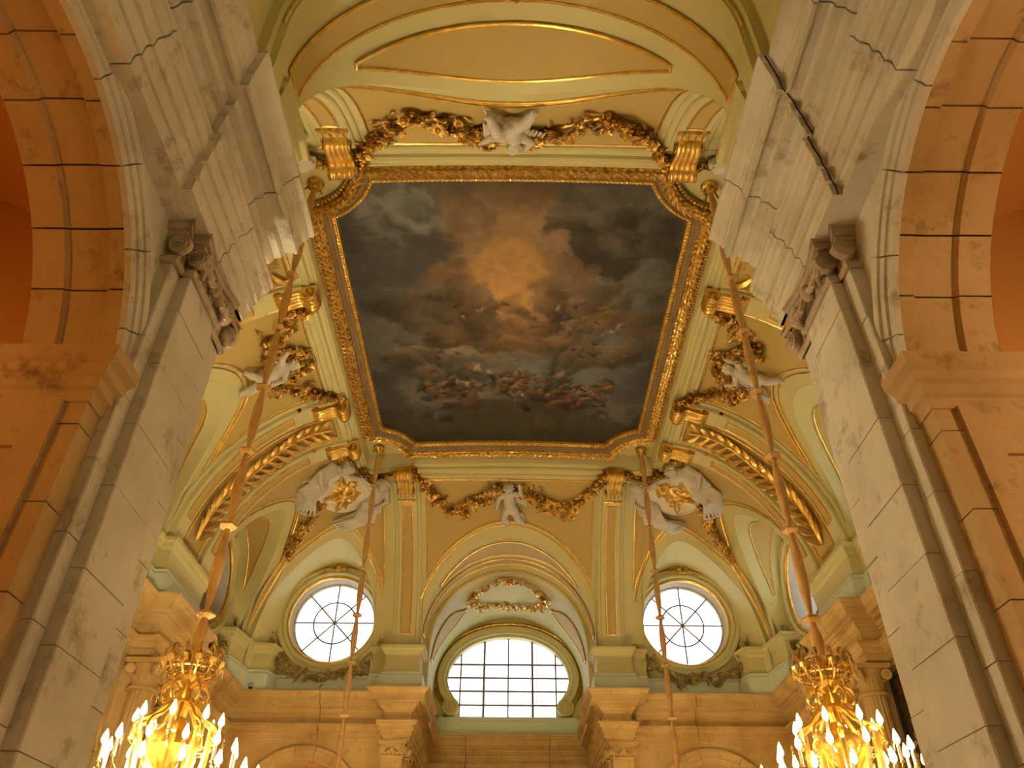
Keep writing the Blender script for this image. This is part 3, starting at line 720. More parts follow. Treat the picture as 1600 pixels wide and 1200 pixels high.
def oculus(C, R, N, depth, open_, label, shell_gold):
    C = np.array(C, float); R = np.array(R, float); N = np.array(N, float); U = np.array([0, 0, 1.])
    w = empty('window_%d' % WN[0], C-U*.26); WN[0] += 1; tag(w, label, 'window', kind='structure')
    def ring(prof, n=56, closedp=True):
        v = [C+R*r*math.cos(2*PI*i/n)+U*r*math.sin(2*PI*i/n)+N*o for i in range(n) for r, o in prof]; return v, gridf(n, len(prof), True, closedp)
    v, f = ring([(.258, -.01), (.258, .012), (.252, .022), (.244, .024), (.238, .016), (.232, .014), (.226, .022), (.218, .022), (.213, .010), (.213, -.01)]); mk('surround_molding', v, f, 'cream', w)
    v, f = ring([(.213, .004), (.207, .006), (.203, -.004), (.198, -.012), (.194, -depth+.004), (.186, -depth+.002), (.186, -depth-.012), (.20, -depth-.012), (.22, -.01)]); mk('reveal', v, f, 'reveal' , w)
    v, f = ring([(.2005, -.006), (.2005, .001), (.2065, .008), (.2105, .006)]); mk('gilt_ring', v, f, 'gold', w)
    G = C-N*depth
    def ringpath(r): return [G+R*r*math.cos(2*PI*i/40)+U*r*math.sin(2*PI*i/40) for i in range(40)]
    if not open_:
        n = 40; v = [G-N*.006]+[q-N*.006 for q in ringpath(.2)]; mk('dark_shutter', v, [(0, 1+i, 1+(i+1) % n) for i in range(n)], 'blind', w, smooth=False)
    tube('glazing_ring', ringpath(.1), .0034, 'lead', w, 6, True)
    for k in range(4):
        a = PI*k/4+PI/2; dv = R*math.cos(a)+U*math.sin(a); tube('glazing_bar', [G-dv*.19, G+dv*.19], .0034, 'lead', w)
    v, f = lathe_mesh([(.001, 0), (.008, .001), (.006, .006), (.001, .008)], 10); v = [G+R*a+U*b+N*c for a, b, c in v]; mk('hub', v, f, 'lead', w)
    for k in range(8):
        a0, a1 = PI*k/4+.012, PI*(k+1)/4-.012
        q = [a0+(a1-a0)*i/5 for i in range(6)]; e = lambda r, a: G+R*r*math.cos(a)+U*r*math.sin(a)-N*.002
        mk('pane', [e(.006, (a0+a1)/2)]+[e(.099, a) for a in q], [(0, i, i+1) for i in range(1, 6)], 'glass', w, smooth=False)
        mk('pane', [e(.101, a) for a in q]+[e(.188, a) for a in q], [(i, i+1, i+7, i+6) for i in range(5)], 'glass', w, smooth=False)
    if shell_gold:   # small gilt scroll cartouche at the crown
        mbk = MB()
        for s in (-1, 1):
            pth = []
            for i in range(22):
                a = i/21*2.6*PI; r = .004+.016*(1-i/21); pth.append(C+U*.243+R*s*(.022+r*math.cos(a))+U*r*math.sin(a)+N*.03)
            mbk.add(*tube_mesh(pth, .0042, 6)); mbk.add(*tube_mesh([C+R*s*.04+U*.238+N*.026, C+R*s*.075+U*.226+N*.024, C+R*s*.10+U*.222+N*.02], [.005, .004, .002], 6))
        v, f = lathe_mesh([(.001, -.02), (.010, -.014), (.013, 0), (.008, .012), (.001, .018)], 10); mbk.add([C+U*.243+R*a+U*c+N*(.03+b) for a, b, c in v], f)
        mbk.obj('gilt_cartouche', 'antique_gold', w)
    if open_: portal('daylight_portal', C-N*(depth+.04), N, R, .40, .40)
    return w
for sy in (1, -1):
    for sx in (-1, 1):
        lf = 'left' if sx < 0 else 'right'
        oculus((sx*.83, Yc+sy*(FARW-Yc), OCZ), (1, 0, 0), (0, -sy, 0), .055, sy > 0, 'round wheel-barred window on the %s wall, %s of centre' % ('far' if sy > 0 else 'near', lf), sy > 0)
        oculus((sx*SIDEW, Yc+sy*(3.085-Yc), OCZ), (0, 1, 0), (-sx, 0, 0), .15, sx > 0, 'deep round %s window on the %s wall near its %s corner' % ('daylit' if sx > 0 else 'dark', lf, 'far' if sy > 0 else 'near'), sy > 0)
for sx in (-1, 1):
    oculus((sx*SIDEW, Yc, OCZ), (0, 1, 0), (-sx, 0, 0), .15, sx > 0, 'deep round %s window in the middle of the %s wall' % ('daylit' if sx > 0 else 'dark', 'right' if sx > 0 else 'left'), False)
# central window of the far recess
YW = 4.255
half = [(.26, 1.104), (.26, 1.15), (.265, 1.175), (.285, 1.20), (.312, 1.24), (.325, 1.285)]
for i in range(1, 21):
    t = PI/2*i/20; half.append((.327*math.cos(t)**.92 if i < 20 else 0, 1.285+.24*math.sin(t)))
wout = half+[(-x, z) for x, z in half[::-1][1:]]
win = empty('window_%d' % WN[0], (0, YW, 1.10)); WN[0] += 1; tag(win, 'wide arched window with square panes in the far recess', 'window', kind='structure')
mapw = lambda u, z, o: (u, YW-o, z)
v, f = planar_sweep(wout, [(0, -.05), (0, .0), (-.012, .006), (-.016, .018), (-.03, .02), (-.034, .028), (-.05, .03), (-.056, .02), (-.06, -.002)], mapw); mk('surround_molding', v, f, 'cream', win)
v, f = planar_sweep(wout, [(-.001, -.012), (-.001, -.004), (-.006, -.003), (-.008, -.012)], mapw); mk('gilt_fillet', v, f, 'gold', win)
pth = [(x-(0), z) for x, z in wout]; v, f = planar_sweep(wout, [(-.062, .0), (-.062, .012), (-.070, .016), (-.078, .010), (-.078, .0)], mapw); mk('gilt_outer_molding', v, f, 'antique_gold', win)
for s in (-1, 1):      # volutes at the foot of the surround
    mbk = MB(); pth = []
    for i in range(34):
        a = -PI/2*s*0+PI+i/33*4.4*PI; r = .040*(1-i/33*.88); pth.append((s*(.300+r*math.cos(a)*-1), YW-.024-.008*i/33, 1.148+r*math.sin(a)))
    mbk.add(*tube_mesh(pth, list(np.linspace(.010, .005, 34)), 8)); vv, ff = lathe_mesh([(.001, -.022), (.044, -.02), (.044, .0), (.001, .002)], 24); mbk.add([(s*.300+a, YW-.012+c*.8, 1.148+b) for a, b, c in vv], ff)
    mbk.obj('volute', 'cream', win); mbk = MB(); mbk.box((min(s*.255, s*.36), YW-.03, 1.0), (max(s*.255, s*.36), YW, 1.095)); mbk.obj('volute_plinth', 'mint', win, smooth=False)
mbk = MB(); mbk.box((-.255, YW-.012, 1.0), (.255, YW, 1.10)); mbk.obj('sill', 'mint', win, smooth=False)
xs = [-.327, -.2575, -.131, 0, .131, .2575, .327]; zz = [1.104, 1.172, 1.243, 1.313, 1.384, 1.53]
for i, x in enumerate(xs[1:-1]):
    r = .0055 if abs(abs(x)-.131) < .01 else .0036
    zt = max(z for (px, z) in wout if abs(px-x) < .03); zb = 1.104
    mbk = MB(); mbk.box((x-r, YW+.03, zb), (x+r, YW+.045, zt)); mbk.obj('mullion', 'lead', win, smooth=False)
for z in zz[1:-1]:
    w2 = max(px for (px, z2) in wout if abs(z2-z) < .028); mbk = MB(); mbk.box((-w2, YW+.032, z-.0036), (w2, YW+.044, z+.0036)); mbk.obj('transom', 'lead', win, smooth=False)
for i in range(6):
    for j in range(5):
        poly = list(wout)
        for ax_, val, kp in ((0, xs[i]+.002, 1), (0, xs[i+1]-.002, -1), (1, zz[j]+.002, 1), (1, zz[j+1]-.002, -1)):
            poly = clip(poly, ax_, val, kp)
            if len(poly) < 3: break
        if len(poly) >= 3:
            a = np.array(poly)
            if (a.max(0)-a.min(0)).min() > .006: mk('pane', [(x, YW+.038, z) for x, z in poly], [tuple(range(len(poly)))], 'glass', win, smooth=False)
portal('daylight_portal', (0, YW+.08, 1.31), (0, -1, 0), (1, 0, 0), .66, .46)
# plaster wall round the central window
cen = np.array([0, 1.28]); v = []
for x, z in wout+[(-.26+.52*k/20, 1.104) for k in range(1, 20)]:
    d = np.array([x, z])-cen; k = min(.46/abs(d[0]) if abs(d[0]) > 1e-9 else 9e9, (.80/d[1] if d[1] > 1e-9 else (.34/-d[1] if d[1] < -1e-9 else 9e9)))
    v += [(x, YW, z), (cen[0]+d[0]*k, YW, cen[1]+d[1]*k)]
n = len(v)//2
mb = MB(); mb.add(v, gridf(n, 2, True))
for a, b in ((-.46, 2.08), (.46, 2.08), (-.46, .94), (.46, .94)):
    dd = [np.hypot(v[2*i+1][0]-a, v[2*i+1][2]-b) for i in range(n)]; o = np.argsort(dd)[:2]; mb.add([v[2*o[0]+1], (a, YW, b), v[2*o[1]+1]], [(0, 1, 2)])
mb.add([(-.46, YW, 2.08), (.46, YW, 2.08), (.46, YW, ZT), (-.46, YW, ZT)], [(0, 1, 2, 3)])
tag(mb.obj('wall_window', 'cream', smooth=False), 'cream plaster wall round the wide arched window', 'wall', kind='structure')
# ------------------------------------------------------------------ framed ceiling painting
FX, FY, NR = .632, .793, .155
def notch_path(ins, nseg=16, ne=26):
    """notched rectangle inset by ins, counter-clockwise"""
    hx, hy, r = FX-ins, FY-ins, NR+ins*.55; cxs = [(1, 1), (-1, 1), (-1, -1), (1, -1)]; out = []
    off = ins*.75
    for q, (sx, sy) in enumerate(cxs):
        cx_, cy_ = sx*(FX+.0), sy*(FY+.0)
        # points where the notch circle (centre at outer corner) meets the inset sides
        ra = NR+ins*.9
        y_on = math.sqrt(max(ra*ra-ins*ins, 1e-6))
        a0 = math.atan2(-ins, -y_on) if False else None
        pA = (hx, FY-y_on); pB = (FX-y_on, hy)
        angA = math.atan2(pA[1]-FY, pA[0]-FX); angB = math.atan2(pB[1]-FY, pB[0]-FX)
        if angB > 0: angB -= 2*PI
        if angA > 0: angA -= 2*PI
        arc = [(FX+ra*math.cos(a), FY+ra*math.sin(a)) for a in np.linspace(angA, angB, nseg)]
        arc = [(sx*x, sy*y) for x, y in arc]
        if sx*sy < 0: arc = arc[::-1]
        out.append(arc)
    P = []
    for q in range(4):
        P += out[q]; a = np.array(out[q][-1]); b = np.array(out[(q+1) % 4][0])
        P += [tuple(a+(b-a)*i/ne) for i in range(1, ne)]
    return P
def camber(x): return .03*(1-(x/.66)**2)
def frame_ring(ins0, ins1, prof, zb):
    """profile: list of (t in 0..1 between the two insets, z drop)"""
    A = np.array(notch_path(ins0)); B = np.array(notch_path(ins1)); v = []
    for a, b in zip(A, B):
        for t, dz in prof:
            p = a+(b-a)*t; v.append((p[0], Yc+p[1], zb+camber(p[0])-dz))
    return v, gridf(len(A), len(prof), True)
paint = empty('framed_painting', (0, Yc, 1.84)); tag(paint, 'large dark ceiling painting of clouds in a notched gilt frame', 'painting')
for a, b, prof, mat, nm in ((-.004, .012, [(0, .0), (.0, .012), (.4, .018), (1, .016), (1, .0)], 'brownframe', 'bead_ground'),
                            (.012, .050, [(0, .0), (0, .022), (.15, .032), (.5, .042), (.85, .036), (1, .026), (1, .0)], 'antique_gold', 'leaf_torus'),
                            (.050, .068, [(0, .0), (0, .028), (.2, .026), (.6, .012), (1, .010), (1, 0)], 'brownframe', 'frame_cove'),
                            (.068, .088, [(0, .0), (0, .012), (.3, .018), (.8, .014), (1, .004), (1, 0)], 'gold', 'inner_gilt_molding')):
    v, f = frame_ring(a, b, prof, ZP); mk(nm, v, f, mat, paint)
def along(ins, step):
    P = np.array(notch_path(ins, 24, 60)); P = np.vstack([P, P[:1]]); L = np.concatenate([[0], np.cumsum(np.linalg.norm(np.diff(P, axis=0), axis=1))])
    n = int(L[-1]/step); s = np.arange(n)*L[-1]/n; x = np.interp(s, L, P[:, 0]); y = np.interp(s, L, P[:, 1])
    x2 = np.interp(s+.004, L, P[:, 0]); y2 = np.interp(s+.004, L, P[:, 1]); return np.stack([x, y], 1), np.arctan2(y2-y, x2-x)
mb = MB(); sv, sf = lathe_mesh([(.05, -1), (.75, -.66), (1, 0), (.75, .66), (.05, 1)], 6); sv = np.array(sv)
for (x, y), a in zip(*along(.003, .0135)): mb.add(sv*.0055+np.array([x, Yc+y, ZP+camber(x)-.020]), sf)
o = mb.obj('bead_row', 'gold', paint); o['kind'] = 'stuff'
mb = MB(); leaf = np.array([(-1, 0, 0), (-.2, .55, .35), (1, .05, .5), (-.2, -.55, .35), (0, 0, .75)]); lf = [(0, 1, 4), (1, 2, 4), (2, 3, 4), (3, 0, 4)]
for ins, step, dz in ((.017, .024, .034), (.026, .022, .043), (.036, .022, .043), (.045, .024, .035)):
    pts, an = along(ins, step)
    for i, ((x, y), a) in enumerate(zip(pts, an)):
        a = a+random.uniform(-.5, .5)+(ins-.031)*40; s = .0135*random.uniform(.8, 1.2); c, si = math.cos(a), math.sin(a)
        q = leaf*[s, s*.75, s*.9]; q = np.stack([q[:, 0]*c-q[:, 1]*si+x, q[:, 0]*si+q[:, 1]*c+y+Yc, ZP+camber(x)-dz-q[:, 2]+.003], 1); mb.add(q, lf)
o = mb.obj('laurel_leaves', 'gold', paint, smooth=False); o['kind'] = 'stuff'
mb = MB()
for (x, y), a in zip(*along(.077, .0145)):
    c, si = math.cos(a), math.sin(a); q = sv*[.0060, .0058, .006]; q = np.stack([q[:, 0]*c-q[:, 1]*si+x, q[:, 0]*si+q[:, 1]*c+y+Yc, ZP+camber(x)-.016+q[:, 2]], 1); mb.add(q, sf)
o = mb.obj('egg_row', 'gold', paint); o['kind'] = 'stuff'
# canvas: a generic stormy sky with a warm glow over a dark shore
nx, ny = 300, 384; hx, hy = FX-.086, FY-.086
X, Y = np.meshgrid(np.linspace(-hx, hx, nx), np.linspace(-hy, hy, ny), indexing='ij')
def vnoise(u, v, seed):
    r = np.random.default_rng(seed).random((64, 64)); i, j = np.floor(u).astype(int), np.floor(v).astype(int); fu, fv = u-i, v-j; fu = fu*fu*(3-2*fu); fv = fv*fv*(3-2*fv)
    g = lambda a, b: r[a % 64, b % 64]
    return (g(i, j)*(1-fu)+g(i+1, j)*fu)*(1-fv)+(g(i, j+1)*(1-fu)+g(i+1, j+1)*fu)*fv
def fbm(u, v, seed, o=5):
    s = 0; a = .5
    for k in range(o): s = s+a*vnoise(u*2**k+17*k, v*2**k+5*k, seed+k); a *= .5
    return s
def sm(e0, e1, x): t = np.clip((x-e0)/(e1-e0), 0, 1); return t*t*(3-2*t)
u, vv = X/hx, -Y/hy; u = u+.11*(fbm(u*3+2, vv*3+7, 91)-.5)+.05*(fbm(u*11, vv*11, 95)-.5); vv = vv+.11*(fbm(u*3+22, vv*3+1, 97)-.5)+.05*(fbm(u*11+5, vv*11, 99)-.5)      # vv: +1 at the near edge (top of the picture)
w1, w2 = fbm(u*2+9, vv*2.4+4, 3), fbm(u*2+31, vv*2.4+11, 8); n1 = fbm(u*2.6+w1*2.2, vv*4.2+w2*2.2, 21); n2 = fbm(u*7+w2*3, vv*10+w1*3, 40)
C3 = lambda *c: np.array(c)[None, None, :]
def mixc(a, b, t): return a*(1-t[..., None])+b*t[..., None]
img = mixc(C3(.070, .072, .066)+0*X[..., None], C3(.135, .128, .105), sm(.35, .65, n1))
img = mixc(img, C3(.12, .135, .14), sm(.45, .7, fbm(u*1.5+3, vv*1.5+8, 55))*.6)
rg = np.hypot(u/.42, (vv-.36)/.52); img = mixc(img, C3(.42, .235, .085), np.exp(-(rg*1.05)**2)*.9*(.75+.5*n2)); img = mixc(img, C3(.56, .33, .12), sm(.66, .50, rg)*.55*sm(.1, .3, vv))
ring_ = np.exp(-((rg-1.12)/.10)**2); img = mixc(img, C3(.20, .115, .05), ring_*.5)
for (cx_, cy_, rx, ry, col, seed) in ((.05, .10, .55, .13, (.34, .20, .085), 3), (-.42, .22, .34, .16, (.10, .085, .065), 5), (.45, .16, .40, .14, (.30, .185, .085), 9), (-.1, -.06, .5, .09, (.17, .105, .055), 13), (.62, .72, .42, .24, (.085, .075, .058), 17), (-.62, .70, .4, .24, (.16, .165, .15), 19), (-.55, -.20, .36, .10, (.20, .16, .11), 23), (.60, -.16, .36, .12, (.16, .12, .085), 29), (-.2, -.34, .42, .10, (.16, .14, .115), 31)):
    q = np.hypot((u-cx_)/rx, (vv-cy_)/ry)+(fbm(u*6+seed, vv*8+seed, seed)-.5)*1.3; t = sm(1.05, .75, q); top = sm(-.1, .9, (vv-cy_)/ry+(n2-.5)*1.5)
    cc = np.array(col)[None, None, :]*(.45+1.0*top[..., None]); img = mixc(img, cc, t*.85)
sky = np.exp(-(((u-.10)/.30)**2+((vv+.27)/.16)**2)); img = mixc(img, C3(.15, .175, .175), sky*.75)
shore = sm(-.52, -.66, vv+(n1-.5)*.35-.10*np.cos(u*3)); img = mixc(img, C3(.060, .048, .030), shore*.92)
tree = np.exp(-(((u-.30-.22*(vv+.3))/.075)**2))*sm(-.62, -.52, vv)*sm(-.02, -.12, vv)*sm(.42, .55, n2+.08); img = mixc(img, C3(.035, .034, .022), tree*.9)
tl = np.exp(-(((u+.72)/.26)**2+((vv+.22)/.22)**2))*sm(.40, .55, n2+.05); img = mixc(img, C3(.030, .034, .025), tl*.85)
rr = np.random.default_rng(5)
gu, gv = .02, .36
def puff(cu, cvv, r, col, amt):       # one billow of cloud, lit from the glow
    du, dv = u-cu, (vv-cvv)*1.3; q = np.hypot(du, dv)/r+(n2-.5)*1.1+(n1-.5)*.5; t = sm(1.05, .72, q)*amt
    L = np.array([gu-cu, (gv-cvv)*1.3]); L = L/(np.linalg.norm(L)+1e-6); lit = sm(-.9, 1.0, (du*L[0]+dv*L[1])/r)
    return mixc(img, np.array(col)[None, None, :]*(.42+.95*lit[..., None]), t)
for cu, cvv, sp, n, col in ((-.10, .02, .22, 12, (.20, .125, .062)), (.22, .05, .22, 12, (.235, .145, .068)), (-.48, .10, .16, 9, (.12, .095, .068)), (-.30, .26, .10, 6, (.20, .13, .065)), (.62, .02, .16, 10, (.155, .115, .075)), (.55, .28, .2, 8, (.15, .115, .075)), (-.55, -.26, .14, 9, (.135, .112, .08)), (.62, -.20, .14, 9, (.135, .10, .065)), (-.12, -.36, .16, 8, (.125, .112, .092)), (.70, .70, .2, 8, (.085, .072, .055))):
    for k in range(n): img = puff(cu+rr.normal(0, sp), cvv+rr.normal(0, sp*.35), rr.uniform(.06, .17), np.array(col)*rr.uniform(.75, 1.2), rr.uniform(.35, .7))
pal = np.array([(.30, .19, .105), (.24, .14, .08), (.32, .24, .16), (.29, .16, .05), (.13, .135, .135), (.20, .095, .05), (.36, .29, .21), (.085, .075, .055), (.16, .12, .06)])
def dab(cu, cvv, L_, T_, a, col, amt):   # one soft brush mass
    du, dv = u-cu, (vv-cvv)*1.25; x1, y1 = du*math.cos(a)+dv*math.sin(a), -du*math.sin(a)+dv*math.cos(a)
    y1 = y1+.5*x1*x1/L_; q = np.hypot(x1/L_, y1/T_)+(n2-.5)*1.8+(n1-.5)*.6; t = sm(1.1, .45, q)*amt; sh = .35+.85*sm(-1.1, 1.1, (dv*.8-du*.3)/T_)
    return mixc(img, np.array(col)[None, None, :]*sh[..., None], t)
for k in range(70):
    cl = rr.choice([-.55, -.30, -.02, .16, .40, .58]); img = dab(cl+rr.normal(0, .10), -.60+.16*math.cos(cl*2.2)+rr.normal(0, .085), rr.uniform(.05, .13), rr.uniform(.03, .065), rr.uniform(-.9, .9)+(PI/2)*(rr.random() < .3), pal[rr.integers(len(pal))]*rr.uniform(.35, .8), .85)
for k in range(120):
    cl = rr.choice([-.55, -.32, -.05, .05, .16, .45, .60]); img = dab(cl+rr.normal(0, .085), -.54+.14*math.cos(cl*2.2)+rr.normal(0, .075), rr.uniform(.03, .075), rr.uniform(.013, .028), rr.uniform(0, PI), pal[rr.integers(len(pal))]*rr.uniform(.55, 1.1), .85)
for k in range(60):
    cl, cw = ((-.40, -.14), (.66, -.12), (.60, .02), (.10, .16), (.40, .14), (-.22, .14))[rr.integers(6)]; img = dab(cl+rr.normal(0, .085), cw+rr.normal(0, .045), rr.uniform(.02, .06), rr.uniform(.010, .024), rr.uniform(0, PI), pal[rr.integers(len(pal))]*rr.uniform(.55, 1.05), .8)
img = img*(.72+.56*n2[..., None])*(.85+.3*fbm(u*30, vv*40, 77, 3)[..., None]); edge = sm(1.0, .75, np.abs(u))*sm(1.0, .8, np.abs(vv)); img = img*(.75+.25*edge[..., None])
v = np.stack([X, Yc+Y, ZP-.003+camber(X)], -1).reshape(-1, 3); keep = ~((np.hypot(FX-np.abs(X), FY-np.abs(Y)) < NR+.072)).reshape(-1)
f = [q for q in gridf(nx, ny) if keep[list(q)].all()]
cvs = mk('canvas', v, f, 'painting', paint, sharp=None)
ca = cvs.data.color_attributes.new('paint', 'FLOAT_COLOR', 'POINT'); ca.data.foreach_set('color', np.concatenate([img.reshape(-1, 3), np.ones((nx*ny, 1))], 1).astype(np.float32).ravel())
# ------------------------------------------------------------------ stone pilasters and columns with composite capitals
def volute_mesh(name, mat):
    """scroll facing +z, unit radius, thickness .9"""
    mb = MB(); pth = []
    for i in range(40):
        a = i/39*5.2*PI; r = .86*(1-i/39*.84); pth.append((r*math.cos(a), r*math.sin(a), .42+.12*i/39))
    mb.add(*tube_mesh(pth, list(np.linspace(.15, .10, 40)), 6)); v, f = lathe_mesh([(.02, -.5), (.9, -.5), (.97, -.3), (.93, 0), (.97, .3), (.8, .40), (.02, .34)], 24); mb.add(v, f)
    v, f = lathe_mesh([(.02, .3), (.17, .45), (.12, .62), (.02, .66)], 8); mb.add(v, f)
    return mesh_data(name, np.array(mb.v), mb.f, M[mat])
def acanthus_mesh(name, mat):
    """leaf rising along +y from 0 to 1, curling outward along +z"""
    v = []; n, m = 9, 9
    for i in range(n):
        t = i/(n-1); y = math.sin(min(t, .86)/.86*PI/2) if t < .86 else 1-.16*((t-.86)/.14)**1.4; z = .10+.10*math.sin(t*PI)+.42*t**3
        w = .36*(math.sin(PI*(.18+.80*t))**.8)*(1-.18*abs(math.sin(t*11)))
        for j in range(m):
            s = (j/(m-1)-.5)*2; v.append((w*s, y, z-.16*s*s*(.5+t)+.03*math.cos(s*9)))
    return mesh_data(name, np.array(v), gridf(n, m), M[mat])
VOL = {m: volute_mesh('volute', m) for m in ('carved', 'stone_hall')}
ACA = {m: acanthus_mesh('acanthus_leaf', m) for m in ('carved', 'stone_hall')}
def cols3(a, b, c): return np.stack([np.asarray(a, float), np.asarray(b, float), np.asarray(c, float)], 1)
def unit(a): a = np.asarray(a, float); return a/(np.linalg.norm(a)+1e-12)
Zv = np.array([0, 0, 1.])
def square_capital(parent, C, R, N, w, z0, z1, mat, depth):
    """pilaster capital: bell, acanthus row, mask with swags, corner volutes, moulded abacus.  C = centre of pilaster face (plan)"""
    C = np.array([C[0], C[1], 0.]); R = np.asarray(R, float); N = np.asarray(N, float); h = z1-z0
    cap = mk('capital', *(lambda mb: (np.array(mb.v), mb.f))(bell_box(C, R, N, w, z0, z1, depth)), mat, parent)
    for za, zb, g in ((z1-.020, z1-.013, .010), (z1-.013, z1-.003, .016), (z1-.003, z1+.001, .019)):
        mb = MB(); q = [C-R*(w/2+g)-N*depth, C+R*(w/2+g)-N*depth, C+R*(w/2+g)+N*g, C+R*w*.15+N*g*.5, C-R*w*.15+N*g*.5, C-R*(w/2+g)+N*g]
        mb.add([p+Zv*za for p in q]+[p+Zv*zb for p in q], [tuple(range(6))[::-1], tuple(range(6, 12))]+[(i, (i+1) % 6, 6+(i+1) % 6, 6+i) for i in range(6)]); mb.obj('abacus', mat, cap, smooth=False)
    mb = MB(); g = .005; q = lambda z, g: [C-R*(w/2+g)-N*depth+Zv*z, C+R*(w/2+g)-N*depth+Zv*z, C+R*(w/2+g)+N*g+Zv*z, C-R*(w/2+g)+N*g+Zv*z]
    pr = [(z0-.006, .0), (z0-.006, .004), (z0-.003, .006), (z0, .007), (z0+.003, .006), (z0+.004, 0)]
    vv = [p for z, g in pr for p in q(z, g)]; mb.add(vv, gridf(len(pr), 4, False, True)); mb.obj('astragal', mat, cap, smooth=False)
    r = .0155
    for s in (-1, 1):
        pos = C+R*s*(w/2+.005)+N*.004+Zv*(z1-.020-r)
        d = unit(N*.75+R*s*.66); inst('volute', VOL[mat], cap, pos-d*.0, cols3(N, Zv, np.cross(N, Zv)), (r*S, r*S, .012*S))
        if w < .04: continue
        pos2 = C+R*s*(w/2-.004)+N*.011+Zv*(z1-.020-r); inst('volute', VOL[mat], cap, pos2, cols3(np.cross(Zv, N), Zv, N), (r*.95*S, r*.95*S, .012*S))
    k = 4 if w > .05 else 2
    for i in range(k):
        x = (i+.5)/k-.5; inst('acanthus_leaf', ACA[mat], cap, C+R*x*w*.98+Zv*(z0+.003), cols3(R, Zv, N), (w/k*1.35*S, h*.40*S, .018*S))
    if w < .08: return
    # mask at the centre with two swags
    mb = MB(); v, f = lathe_mesh([(.001, -1), (.7, -.8), (.95, -.1), (.8, .6), (.4, .95), (.001, 1)], 12); v = np.array(v)*[.011, .010, .013]
    mb.add([C+R*a+N*(b+.010)+Zv*(c+z1-.034) for a, b, c in v], f)
    for s in (-1, 1):
        pth = [C+R*s*(.008+.034*t)+N*(.012+.003*math.sin(t*PI))+Zv*(z1-.034-.012*math.sin(t*PI)-.002) for t in np.linspace(0, 1, 9)]; mb.add(*tube_mesh(pth, [.004+.002*(i % 2) for i in range(9)], 6))
        pth = [C+R*s*.042+N*.011+Zv*(z1-.036-.026*t) for t in np.linspace(0, 1, 7)]; mb.add(*tube_mesh(pth, [.0045-.0004*i+.0012*(i % 2) for i in range(7)], 6))
    mb.obj('mask_and_swag', mat, cap)
def bell_box(C, R, N, w, z0, z1, depth):
    mb = MB(); pr = [(z0, .0), (z0+.012, -.002), ((z0+z1)/2, .001), (z1-.022, .008), (z1-.018, .008)]
    v = [p+Zv*z for z, g in pr for p in (C-R*(w/2+g)-N*depth, C+R*(w/2+g)-N*depth, C+R*(w/2+g)+N*g, C-R*(w/2+g)+N*g)]
    mb.add(v, gridf(len(pr), 4, False, True)); mb.add([v[0], v[1], v[2], v[3]], [(0, 3, 2, 1)]); mb.add(v[-4:], [(0, 1, 2, 3)]); return mb
def pilaster(C, R, N, w, depth, mat, capmat, label, cat='pilaster', block=.085, zb=FLOOR, z0=.742):
    C = np.array([C[0], C[1], 0.]); R = np.asarray(R, float); N = np.asarray(N, float)
    p = empty('pilaster', (C[0], C[1], FLOOR)); tag(p, label, cat)
    z = zb; k = 0
    while z < z0-.0075:
        z2 = min(z+block*random.uniform(.9, 1.12), z0-.006)
        if z0-.006-z2 < .03: z2 = z0-.006
        g = .0012; e = .0015; j = random.uniform(-.0006, .0006)
        q = [C-R*w/2-N*depth, C+R*w/2-N*depth, C+R*w/2+N*(j-e), C+R*(w/2-e)+N*j, C-R*(w/2-e)+N*j, C-R*w/2+N*(j-e)]
        v = [a+Zv*(z+g*.5) for a in q]+[a+Zv*(z2-g*.5) for a in q]
        mk('stone_block', v, [tuple(range(6))[::-1], tuple(range(6, 12))]+[(i, (i+1) % 6, 6+(i+1) % 6, 6+i) for i in range(6)], mat, p, smooth=False); z = z2; k += 1
    mb = MB(); q = [C-R*(w/2-.0015)-N*depth, C+R*(w/2-.0015)-N*depth, C+R*(w/2-.0015)-N*.0018, C-R*(w/2-.0015)-N*.0018]
    mb.add([a+Zv*zb for a in q]+[a+Zv*z0 for a in q], [(0, 1, 5, 4), (1, 2, 6, 5), (2, 3, 7, 6), (3, 0, 4, 7), (4, 5, 6, 7)]); mb.obj('mortar_core', 'stone_orange', p, smooth=False)
    square_capital(p, C, R, N, w, z0, .80, capmat, depth)
    return p
for sx in (-1, 1):
    lf = 'left' if sx < 0 else 'right'
    for sy in (1, -1):
        nf = 'far window recess' if sy > 0 else 'near arch bay'; Y = lambda y: Yc+sy*(y-Yc); mt, cp = ('stone_hall', 'stone_hall') if sy > 0 else ('stone', 'carved')
        pilaster((sx*.423, Y(3.565)), (0, 1, 0), (-sx, 0, 0), .100, .04, mt, cp, 'broad pale stone pilaster with carved capital on the %s of the %s' % (lf, nf))
        pilaster((sx*.438, Y(3.628)), (0, 1, 0), (-sx, 0, 0), .026, .03, mt, cp, 'narrow stepped half pilaster beside the broad pilaster, %s of the %s' % (lf, nf))
        pilaster((sx*.434, Y(3.488)), (0, 1, 0), (-sx, 0, 0), .054, .03, mt, cp, 'set-back corner pilaster at the hall end, %s of the %s' % (lf, nf))
        pilaster((sx*.478, Y(3.462)), (1, 0, 0), (0, -sy, 0), .084, .06, 'stone_hall', 'stone_hall', 'hall-facing stone pilaster with carved capital at the %s corner of the %s' % (lf, nf))
